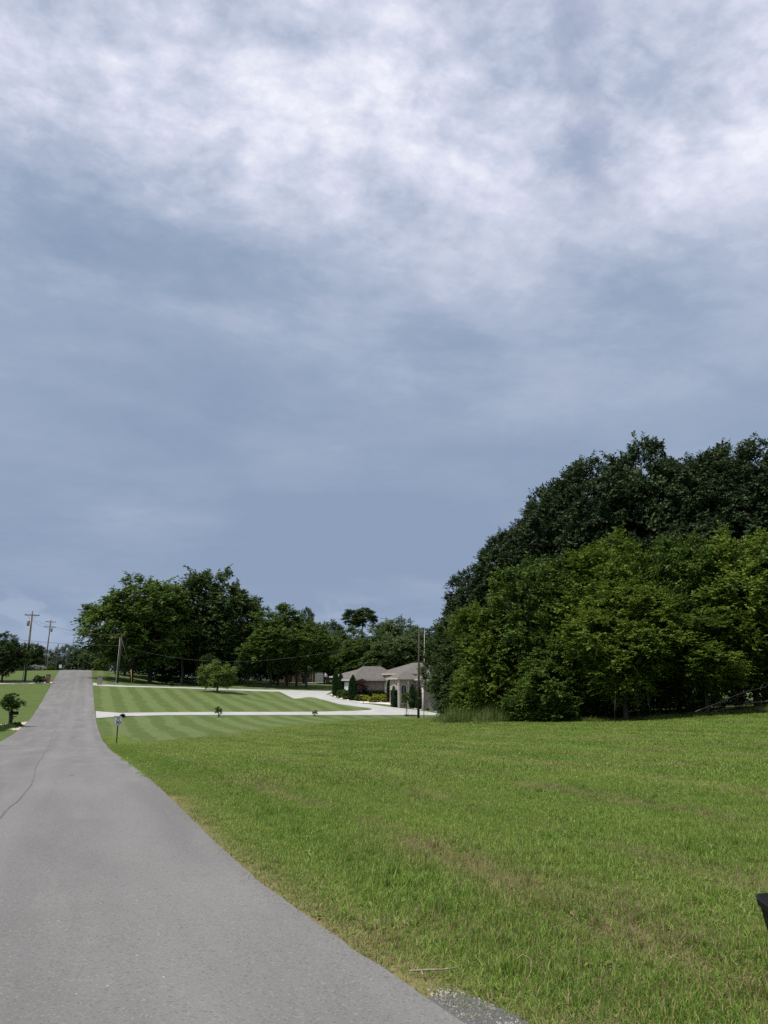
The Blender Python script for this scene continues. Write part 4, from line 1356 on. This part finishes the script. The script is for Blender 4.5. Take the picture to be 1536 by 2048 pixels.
pD = Vector((5.37, 134.0, Z(5.25, 134.0)))
pA = Vector((-8.4, 135.4, Z(-8.5, 135.5)))
pB = Vector((-8.3, 200.4, Z(-8.6, 200.5)))
pE = Vector((34.0, 78.2, Z(33.85, 78.2)))
wire('upper cable from the tall left pole to the dark grove pole', pA + Vector((.1, -.1, 9.6)), pD + Vector((0, -.12, 7.75)), .75)
wire('long cable coming in from the left edge to the dark pole by the grove', (-24, 96, 9.1), pD + Vector((0, -.12, 6.0)), .9, .02)
wire('long cable sagging from the dark grove pole to the pole before the house', pD + Vector((0, -.15, 6.0)), pE + Vector((-.1, 0, 9.2)), 2.9, .006, 30)
wire('cable from the two-armed pole to the tall left pole', pB + Vector((0, -.3, 10.7)), pA + Vector((-.9, -.1, 10.5)), .8)
wire('cable from the two-armed pole down to the grove pole', pB + Vector((.5, -.3, 10.7)), pD + Vector((0, .1, 7.7)), 1.2)
wire('upper one of two cables swinging off the left edge from the tall pole', pA + Vector((-.2, -.1, 6.0)), (-16, 124, 5.6), .9, .02)
wire('lower one of two cables swinging off the left edge from the tall pole', pA + Vector((-.2, -.1, 5.8)), (-16, 122, 4.7), 1.1, .02)

# ------------------------------------------------------------------ signs
def text_mesh(s, size, name):
    cu = bpy.data.curves.new(name, 'FONT')
    cu.body = s
    cu.size = size
    cu.align_x = 'CENTER'
    cu.align_y = 'CENTER'
    cu.extrude = .002
    cu.offset = .007 if size > .2 else .0
    o = bpy.data.objects.new(name, cu)
    COL.objects.link(o)
    dg = bpy.context.evaluated_depsgraph_get()
    me = bpy.data.meshes.new_from_object(o.evaluated_get(dg))
    me.name = name
    COL.objects.unlink(o)
    bpy.data.objects.remove(o)
    me.materials.clear()
    return me


def speed_sign(x, y):
    e = empty('speed_limit_sign', (x, y, Z(x, y)), math.radians(3))
    MB().box((0, .03, .72), (.065, .04, 1.6)).build('post', M['post'], e)
    zc = 1.27
    pn = MB().box((0, -.004, zc), (.40, .008, .53)).build('panel', M['white'], e)
    bd = MB()
    for cx, cz, w, h in ((0, zc + .25, .375, .010), (0, zc - .25, .375, .010), (-.185, zc, .010, .50), (.185, zc, .010, .50)):
        bd.box((cx, -.0095, cz), (w, .003, h))
    bd.build('border', M['ink'], pn)
    for s_, size, dz, sx in (('SPEED', .105, .185, .9), ('LIMIT', .105, .095, .9), ('30', .31, -.10, .95)):
        put('lettering', text_mesh(s_, size, 'lettering'), M['ink'], pn, (0, -.012, zc + dz), (math.pi / 2, 0, 0), (sx, 1, 1))
    for dz in (.225, -.235):
        MB().tube([(0, -.014, zc + dz), (0, -.006, zc + dz)], .010, 8).build('bolt', M['steel'], pn)
    tag(e, 'white SPEED LIMIT 30 sign on a dark post beside the road', 'sign')


speed_sign(2.12, 49.3)
e = empty('road_sign', (-5.6, 214, Z(-5.6, 214)))
MB().box((0, .03, 1.2), (.08, .05, 2.6)).build('post', M['steel'], e)
MB().box((0, -.01, 2.2), (.6, .02, .8)).build('panel', M['white'], e)
tag(e, 'small white sign far off on the road crest', 'sign')

# ------------------------------------------------------------------ mailboxes and roadside things
e = empty('brick_mailbox', (-5.0, 131.2, Z(-5.0, 131.2)))
MB().box((0, 0, .62), (.58, .58, 1.4)).build('pillar', M['redbrick'], e)
MB().box((0, 0, 1.34), (.66, .66, .08)).build('cap', M['redbrick'], e)
MB().box((.30, 0, .98), (.03, .24, .26)).build('mailbox_door', M['ink'], e)
nm = MB().box((0, -.30, 1.0), (.3, .02, .1)).build('name_plate', M['trim'], e)
tag(e, 'red brown brick mailbox pillar at the left of the road', 'mailbox')
shrub('rounded_shrub', 'black green rounded bush beside the brick mailbox', -6.2, 131.3, .95, 1.2, 'shrub', 'hedge')
eg = empty('flower_edging', (-5.6, 130.4, Z(-5.6, 130.4)))
for k in range(9):
    a = -1.3 + k * .3
    MB().box((a, .0 + .12 * math.sin(k), .05), (.24, .2, .16), .2 * math.sin(k * 2)).build('stone', M['trim'], eg)
tag(eg, 'row of pale edging stones in front of the brick mailbox', 'edging')
e = empty('stone_mailbox', (2.45, 128.9, Z(2.45, 128.9)))
MB().box((0, 0, .15), (.78, .7, .5)).build('base', M['stone'], e)
MB().box((0, 0, .8), (.66, .6, 1.0)).build('pillar', M['stone'], e)
MB().box((0, 0, 1.33), (.74, .68, .08)).build('cap', M['stone'], e)
MB().box((-.335, 0, .95), (.03, .26, .28)).build('mailbox_door', M['ink'], e)
tag(e, 'pale stone mailbox pillar at the mouth of the upper driveway', 'mailbox')

# post mailbox overgrown by a climber
vx, vy = -5.35, 72.8
e = empty('mailbox', (vx + .1, vy, Z(vx, vy)))
MB().box((0, 0, .5), (.1, .1, 1.2)).build('post', M['wood_dark'], e)
bx = MB()
prof = [(-.13, 0), (.13, 0), (.13, .14)] + [(.13 * math.cos(math.pi * k / 8), .14 + .13 * math.sin(math.pi * k / 8)) for k in range(1, 8)] + [(-.13, .14)]
m_ = len(prof)
bx.add([(-.2, u, 1.0 + v) for u, v in prof] + [(.45, u, 1.0 + v) for u, v in prof], [tuple(range(m_))[::-1], tuple(range(m_, 2 * m_))] + [(i, (i + 1) % m_, (i + 1) % m_ + m_, i + m_) for i in range(m_)])
bx.build('box', M['black'], e)
MB().box((.1, 0, .86), (.5, .06, .06)).build('bracket', M['wood_dark'], e)
MB().box((.3, -.145, 1.25), (.03, .015, .2)).build('flag', M['ink'], e)
tag(e, 'black mailbox half hidden under an overgrown climber at the left', 'mailbox')
e = empty('climbing_plant', (vx, vy + .15, Z(vx, vy + .15)))
MB().tube([(0, 0, 0), (-.05, .03, .5), (.02, 0, 1.1), (0, 0, 1.6)], [.14, .11, .09, .05], 8).build('stem', M['bark'], e)
put('foliage', PRO['loose'][0], M['ivy'], e, (-.05, 0, 1.95), (0, 0, .4), (1.0, .9, .62))
put('foliage', PRO['shrub'][0], M['ivy'], e, (-.1, .1, 1.75), (0, 0, 1.4), (.75, .7, .42))
put('stem_leaves', PRO['loose'][0], M['ivy'], e, (0, 0, .75), (0, 0, 2.0), (.22, .22, .55))
tag(e, 'bushy climber with a round head growing over the left mailbox', 'climber')
r = np.random.default_rng(5)
n = 9000
t_ = r.random(n)
cx = np.interp(t_, [0, .35, 1], [-4.75, -5.6, -7.6])
cy = np.interp(t_, [0, .35, 1], [74.3, 71.4, 60.5])
wdt = np.interp(t_, [0, .3, 1], [.3, .75, .9])
px_ = cx + r.normal(size=n) * wdt * .5
py_ = cy + r.normal(size=n) * wdt * .5
pos = np.stack([px_, py_, zt(px_, py_) + r.random(n) * .30 * np.exp(-((px_ - cx) / wdt) ** 2)], -1)
v, q = leaf_quads(pos, r.normal(size=(n, 3)), np.array([0, 0, 1]) + r.normal(size=(n, 3)) * .6, r.uniform(.07, .15, n), r.uniform(.06, .12, n))
tag(put('ground_cover', np_mesh('ground cover', v, q, {'tint': np.repeat(r.random(n) * .7, 4)}), M['ivy']), 'dark creeping ground cover between the left driveway and the road', 'ground cover', kind='stuff')

e = empty('culvert', (3.9, 82.25, Z(3.9, 82.25)))
mb = MB()
n = 18
vs, fs = [], []
for (rad, yy) in ((.24, -.42), (.30, -.42), (.30, .3), (.24, .3)):
    for k in range(n):
        a = 2 * math.pi * k / n
        vs.append((rad * math.cos(a), yy, .08 + rad * math.sin(a)))
for i in range(3):
    for k in range(n):
        a, b = i * n + k, i * n + (k + 1) % n
        fs.append((a, b, b + n, a + n))
for k in range(n):
    fs.append((3 * n + k, 3 * n + (k + 1) % n, (k + 1) % n, k))
mb.add(vs, fs).build('pipe', M['concrete_grey'], e)
MB().tube([(0, -.2, .08), (0, .29, .08)], .238, 14).build('bore_shade', M['ink'], e)  # black plug standing in for the shade inside the pipe
MB().box((-.55, -.2, .0), (.5, .2, .3)).build('headwall', M['concrete_grey'], e)
MB().box((.75, -.2, .0), (.9, .2, .3)).build('headwall', M['concrete_grey'], e)
tag(e, 'drain pipe with a dark round mouth under the lower driveway', 'culvert')

shrub('shrub', 'spiky dark young shrub in front of the lower driveway, left of two', 12.93, 80.2, .42, 1.0, 'loose', 'maple', 'young shrubs along the lower driveway')
shrub('shrub', 'smaller pale young shrub in front of the lower driveway, right of two', 23.2, 81.1, .33, .6, 'loose', 'lime', 'young shrubs along the lower driveway')
sp = tree('sapling', 'young staked sapling at the driveway edge before the house', 33.6, 80.9, .75, .62, .95, 'loose', 'maple', None, .3, cat='sapling', trunk_r=.035, limbs=False)
for s in (-1, 1):
    MB().tube([(s * .28, -.05, 0), (s * .05, 0, .85)], .018, 5).build('stake', M['pale_pole'], sp)
MB().lathe([(.26, 0), (.2, .12), (.06, .2)], 10).build('mulch_ring', M['ink'], sp)

# dead branches lying at the right foot of the wood, hanging dead stems
for i, (x, y, l, rz, tl, lab) in enumerate([
        (37.6, 35.3, 4.6, 2.9, .30, 'long bleached dead branch leaning at the right foot of the wood'),
        (37.9, 34.9, 3.6, 2.6, .16, 'lower bleached dead branch lying at the right foot of the wood'),
        (36.3, 35.4, 2.6, 2.2, .45, 'short dead branch sticking up left of the long bleached ones')]):
    e = empty('dead_branch', (x, y, Z(x, y)))
    d = Vector((math.cos(rz), math.sin(rz), 0))
    pts = [Vector((0, 0, .05 + tl * l)) - d * 0, d * l * .35 + Vector((0, 0, tl * l * .72 + .1)), d * l * .7 + Vector((0, 0, tl * l * .35)), d * l + Vector((0, 0, .02))]
    MB().tube(pts, [.012, .022, .03, .035], 6).build('limb', M['bark_pale'], e)
    for k in range(4):
        b = pts[0].lerp(pts[2], .15 + .22 * k)
        MB().tube([b, b - d * .5 + Vector((random.uniform(-.3, .3), random.uniform(-.3, .3), random.uniform(.1, .5)))], [.015, .005], 5).build('side_twig', M['bark_pale'], e)
    tag(e, lab, 'branch', 'dead branches at the wood edge')
for i, (x, y, zz, dx, l, lab) in enumerate([
        (28.9, 37.9, 1.9, -.25, 1.7, 'pale dead sapling standing in the dark hollow, left of three'),
        (30.0, 37.6, 2.0, .2, 1.5, 'pale dead sapling standing in the dark hollow, middle of three'),
        (30.7, 37.4, 2.0, .12, 1.9, 'pale dead sapling standing in the dark hollow, right of three')]):
    e = empty('dead_sapling', (x + dx, y, Z(x, y)))
    MB().tube([(0, 0, -.05), (-dx * .4, .05, l * .5), (-dx, 0, l + .6)], [.012, .014, .008], 6).build('stem', M['bark'], e)
    MB().tube([(-dx * .4, .05, l * .5), (.25, .1, l * .8)], [.012, .004], 5).build('side_twig', M['bark_pale'], e)
    tag(e, lab, 'branch', 'dead stems in the hollow')

# twig and dry stalk by the road edge
e = empty('fallen_twig', (1.86, 4.36, Z(1.86, 4.36) + .03))
MB().tube([(-.03, .02, .006), (.06, -.01, .010), (.14, -.03, .008), (.24, -.03, .006)], [.006, .006, .005, .003], 7).build('limb', M['twig'], e)
MB().tube([(.03, 0, .008), (.015, -.06, .006)], [.0045, .003], 6).build('side_twig', M['twig'], e)
tag(e, 'short forked twig lying at the ragged edge of the road', 'twig')
e = empty('dry_stalk', (2.36, 4.05, Z(2.36, 4.05)))
MB().tube([(0, 0, 0), (.05, 0, .07), (.05, .01, .13), (.01, .02, .15), (-.03, .02, .13)], [.0018, .0018, .0016, .0014, .001], 6).build('stalk', M['straw'], e)
tag(e, 'curled pale dry stalk standing in the grass near the road edge', 'stalk')

# unidentified black tapered shape at the right edge of the frame, built as a tub
bxp = (3.80, 3.385)
e = empty('black_tub', (bxp[0], bxp[1], Z(*bxp)), math.radians(-26))
bn = MB()
rings = []
for (s, zz) in ((.185, 0.0), (.19, .02), (.250, .38), (.262, .385), (.266, .42), (.26, .425), (.245, .41), (.2, .37)):
    rr_ = []
    for k in range(24):
        a = 2 * math.pi * k / 24
        c, sn = math.cos(a), math.sin(a)
        w = (abs(c) ** 5 + abs(sn) ** 5) ** (-1 / 5)
        rr_.append((s * w * c, s * w * sn, zz))
    rings.append(rr_)
vs = [p for rg in rings for p in rg]
fs = [(i * 24 + k, i * 24 + (k + 1) % 24, (i + 1) * 24 + (k + 1) % 24, (i + 1) * 24 + k) for i in range(len(rings) - 1) for k in range(24)]
fs += [tuple(range(23, -1, -1)), tuple(range((len(rings) - 1) * 24, len(rings) * 24))]
bn.add(vs, fs, False).build('body', M['black'], e)
tag(e, 'unidentified black tapered shape, built as a tub in the grass, cut off by the right edge', 'tub')

# ------------------------------------------------------------------ grass
def grass_patch(name, seed, n, rad, h, w, lean, lying=0.0, gauss=False):
    r = np.random.default_rng(seed)
    a = r.uniform(0, 6.283, n)
    d = rad * (np.sqrt(r.random(n)) if not gauss else np.abs(r.normal(size=n)) * .5)
    bx, by = np.cos(a) * d, np.sin(a) * d
    hh = r.uniform(h[0], h[1], n)
    az = r.uniform(0, 6.283, n)
    ln = np.abs(r.normal(size=n)) * lean
    lie = r.random(n) < lying
    ln = np.where(lie, r.uniform(1.2, 1.5, n), np.clip(ln, 0, 1.25))
    dx, dy = np.cos(az), np.sin(az)
    ww = r.uniform(w[0], w[1], n)
    az2 = az + r.uniform(.6, 2.5, n)
    sx, sy = np.cos(az2), np.sin(az2)
    V = np.zeros((n, 5, 3))
    for i, (t, wf_) in enumerate(((0, 1.0), (.55, .8), (1.0, 0))):
        ang = ln * (.45 + .75 * t)
        cx_ = bx + dx * np.sin(ang) * hh * t
        cy_ = by + dy * np.sin(ang) * hh * t
        cz_ = np.cos(ang) * hh * t + np.where(lie, .008 + .03 * r.random(n) * h[1] / .09, -.004)
        if i < 2:
            V[:, i * 2] = np.stack([cx_ - sx * ww * wf_ / 2, cy_ - sy * ww * wf_ / 2, cz_], -1)
            V[:, i * 2 + 1] = np.stack([cx_ + sx * ww * wf_ / 2, cy_ + sy * ww * wf_ / 2, cz_], -1)
        else:
            V[:, 4] = np.stack([cx_, cy_, cz_], -1)
    o = (np.arange(n) * 5)[:, None]
    tri = np.concatenate([o + np.array([0, 1, 3]), o + np.array([0, 3, 2]), o + np.array([2, 3, 4])], 0)
    rnd = np.repeat(r.random(n), 5)
    hg = np.tile(np.array([0, 0, .55, .55, 1.0]), n)
    hg = np.where(np.repeat(lie, 5), 1.0, hg)
    return np_mesh(name, V.reshape(-1, 3), tri, {'rnd': rnd, 'hgt': hg})


def scatter(name, meshes, mat, P_, attrs, label, cat):
    """one object: patch meshes instanced on the given points"""
    coll = bpy.data.collections.new(name + ' patches')
    for i, me in enumerate(meshes):
        me.materials.append(mat)
        coll.objects.link(bpy.data.objects.new('%s_patch_%02d' % (name, i), me))
    me = bpy.data.meshes.new(name)
    me.vertices.add(len(P_))
    me.vertices.foreach_set('co', np.ascontiguousarray(P_, dtype=np.float32).ravel())
    for k, vals in attrs.items():
        integer = np.issubdtype(vals.dtype, np.integer)
        at = me.attributes.new(k, 'INT' if integer else 'FLOAT', 'POINT')
        at.data.foreach_set('value', np.ascontiguousarray(vals, dtype=np.int32 if integer else np.float32))
    me.update()
    me.materials.append(mat)
    o = put(name, me)
    ng = bpy.data.node_groups.new(name + ' scatter', 'GeometryNodeTree')
    ng.interface.new_socket('Geometry', in_out='INPUT', socket_type='NodeSocketGeometry')
    ng.interface.new_socket('Geometry', in_out='OUTPUT', socket_type='NodeSocketGeometry')
    N, Lk = ng.nodes, ng.links
    gi, go = N.new('NodeGroupInput'), N.new('NodeGroupOutput')
    inst = N.new('GeometryNodeInstanceOnPoints')
    ci = N.new('GeometryNodeCollectionInfo')
    ci.inputs['Collection'].default_value = coll
    ci.inputs['Separate Children'].default_value = True
    ci.inputs['Reset Children'].default_value = True

    def named(nm, tp):
        nd = N.new('GeometryNodeInputNamedAttribute')
        nd.data_type = tp
        nd.inputs['Name'].default_value = nm
        return nd.outputs[0]
    Lk.new(gi.outputs[0], inst.inputs['Points'])
    Lk.new(ci.outputs[0], inst.inputs['Instance'])
    inst.inputs['Pick Instance'].default_value = True
    Lk.new(named('idx', 'INT'), inst.inputs['Instance Index'])
    cr = N.new('ShaderNodeCombineXYZ')
    Lk.new(named('rotz', 'FLOAT'), cr.inputs[2])
    er = N.new('FunctionNodeEulerToRotation')
    Lk.new(cr.outputs[0], er.inputs[0])
    Lk.new(er.outputs[0], inst.inputs['Rotation'])
    cs = N.new('ShaderNodeCombineXYZ')
    for i in range(2):
        Lk.new(named('scl', 'FLOAT'), cs.inputs[i])
    Lk.new(named('sclz', 'FLOAT'), cs.inputs[2])
    Lk.new(cs.outputs[0], inst.inputs['Scale'])
    Lk.new(inst.outputs[0], go.inputs[0])
    md = o.modifiers.new('scatter', 'NODES')
    md.node_group = ng
    return tag(o, label, cat, kind='stuff')


def wood_edge(x):
    """y of the wood's foot for a given x"""
    return np.interp(x, [20, 24, 25, 27, 29, 31.5, 36, 45, 60], [74, 60, 47, 42.5, 39.0, 36.6, 34.8, 29, 20])


def field_points(r, n, rmin, rmax, az0=-9, az1=66, margin=0.0):
    k = np.arange(n) + r.random() * 1000            # evenly spread, so that no bald spots are left
    u = np.sqrt((k * .7548776662 % 1) * (rmax ** 2 - rmin ** 2) + rmin ** 2)
    a = np.radians(az0 + (k * .5698402910 % 1) * (az1 - az0))
    x, y = u * np.sin(a), u * np.cos(a)
    ok = (x > edge_x(y) + .09) & (y < lawn_line(x) + r.uniform(-1, 1, n)) & ~((x > 24) & (y > wood_edge(x) + 1.5))
    ok &= (x > edge_x(y) + margin * (.6 + .5 * r.random(n)))
    ok &= ~((x < 2.09 - .3 * np.clip(y - 3.55, 0, 1)) & (y < 3.98 + (r.random(n) - .5) * .1))
    return x[ok], y[ok]


def area(rmin, rmax, az0=-9, az1=66):
    return math.radians(az1 - az0) / 2 * (rmax ** 2 - rmin ** 2)


PATCH = ([grass_patch('mown patch', 100 + i, 230, .26, (.03, .085), (.0035, .0075), .75) for i in range(4)]
         + [grass_patch('tuft patch', 110 + i, 110, .15, (.06, .125), (.004, .008), .55, 0, True) for i in range(3)]
         + [grass_patch('thatch patch', 120 + i, 190, .24, (.03, .10), (.0018, .0035), .8, .75) for i in range(3)]
         + [grass_patch('coarse patch', 130 + i, 280, .62, (.04, .10), (.010, .018), .75) for i in range(3)]
         + [grass_patch('coarse thatch', 140 + i, 160, .5, (.05, .12), (.006, .011), .8, .7) for i in range(2)]
         + [grass_patch('weed patch', 160 + i, 16, .07, (.04, .08), (.016, .026), 1.0, .3, True) for i in range(2)]
         + [grass_patch('stalk patch', 165, 9, .2, (.10, .19), (.0015, .0025), .35)])
rg = np.random.default_rng(77)
XS, YS, ID, SCL, SZ = [], [], [], [], []
for (r0, r1, dens) in ((2.6, 7, 34), (7, 12, 28), (12, 17, 16)):
    x, y = field_points(rg, int(dens * area(r0, r1)), r0, r1)
    dr = dryness(x, y)
    u = rg.random(len(x))
    idx = rg.integers(0, 4, len(x))
    tuft = (u < .10 + .35 * np.clip((fbm(x * .8 + 40, y * .8) - .48) * 5, 0, 1)) & (dr < .5)
    idx = np.where(tuft, rg.integers(4, 7, len(x)), idx)
    idx = np.where(u > 1.12 - dr * .95, rg.integers(7, 10, len(x)), idx)
    u2 = rg.random(len(x))
    idx = np.where(u2 < .05, rg.integers(15, 17, len(x)), np.where(u2 > .975, 17, idx))
    thin = (rg.random(len(x)) < .2 * np.clip((dr - .55) * 2, 0, 1)) & (idx < 7)
    keep = ~thin
    XS.append(x[keep]); YS.append(y[keep]); ID.append(idx[keep])
    SCL.append(rg.uniform(.8, 1.25, keep.sum()))
    SZ.append((rg.uniform(.75, 1.2, len(x)) * (.62 + .75 * fbm(x * .6, y * .6 + 7)))[keep] * np.clip(.55 + (x - edge_x(y)) * .5, .5, 1)[keep])
for (r0, r1, dens, s) in ((15, 26, 6.5, 1.0), (26, 42, 4.2, 1.25), (42, 78, 2.4, 1.6)):
    x, y = field_points(rg, int(dens * area(r0, r1)), r0, r1, margin=.62 * s)
    dr = dryness(x, y)
    idx = np.where(rg.random(len(x)) > 1.1 - dr * .9, rg.integers(13, 15, len(x)), rg.integers(10, 13, len(x)))
    XS.append(x); YS.append(y); ID.append(idx)
    SCL.append(rg.uniform(.85, 1.2, len(x)) * s)
    SZ.append(rg.uniform(.7, 1.25, len(x)) * (.55 + .8 * fbm(x * .5, y * .5 + 7)) * (1.0 + .15 * (s - 1)))
# fine verge along the asphalt further off, where the broad patches stop short
yv = rg.uniform(14, 58, 9000)
xv = edge_x(yv) + .20 + np.abs(rg.normal(size=9000)) * .55
XS.append(xv); YS.append(yv); ID.append(np.where(rg.random(9000) < .35 * np.exp(-(xv - edge_x(yv)) / .25), rg.integers(7, 10, 9000), rg.integers(0, 4, 9000)))
SCL.append(rg.uniform(.8, 1.2, 9000)); SZ.append(rg.uniform(.6, 1.1, 9000))
XS, YS, ID, SCL, SZ = map(np.concatenate, (XS, YS, ID, SCL, SZ))
SZ = np.clip(SZ * .82, .58, 1.3) * np.clip((lawn_line(XS) + 1.5 - YS) / 9, .3, 1)
rel_ = XS - edge_x(YS)
zz = zt(XS, YS) + (fbm(XS * .45, YS * .45, 2) - .5) * .10 * np.clip(rel_, 0, 1) * np.clip((60 - YS) / 20, 0, 1)
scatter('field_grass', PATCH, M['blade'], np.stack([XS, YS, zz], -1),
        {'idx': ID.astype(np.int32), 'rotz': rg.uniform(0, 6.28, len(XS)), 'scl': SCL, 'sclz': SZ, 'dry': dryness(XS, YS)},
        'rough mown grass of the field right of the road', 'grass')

# tall weeds along the foot of the wood
TALL = [grass_patch('tall patch', 150 + i, 150, .5, (.2, .95), (.010, .022), .62) for i in range(3)]
n = 520
tx = np.concatenate([rg.uniform(24.6, 50, n), rg.normal(25.0, .7, 70)])
ty = np.concatenate([np.zeros(n), rg.normal(47.5, 1.6, 70)])
ty[:n] = wood_edge(tx[:n]) + np.abs(rg.normal(size=n)) * 1.3 + .5
tz = zt(tx, ty)
hs = np.clip(.35 + .8 * (fbm(tx * .5, ty * .5) - .35), .25, 1.0)
hs[:n] *= rg.uniform(.45, 1.25, n)
hs[n:] = rg.uniform(.6, 1.8, 70)
hs[:n] *= np.interp(tx[:n], [23, 27, 30, 33, 36, 40], [1.2, 1.1, .55, .5, .8, .9])
scatter('tall_grass', TALL, M['tallblade'], np.stack([tx, ty, tz], -1),
        {'idx': rg.integers(0, 3, len(tx)).astype(np.int32), 'rotz': rg.uniform(0, 6.28, len(tx)), 'scl': rg.uniform(.8, 1.3, len(tx)), 'sclz': hs, 'dry': rg.uniform(0, .25, len(tx))},
        'tall uncut grass along the foot of the wood', 'grass')
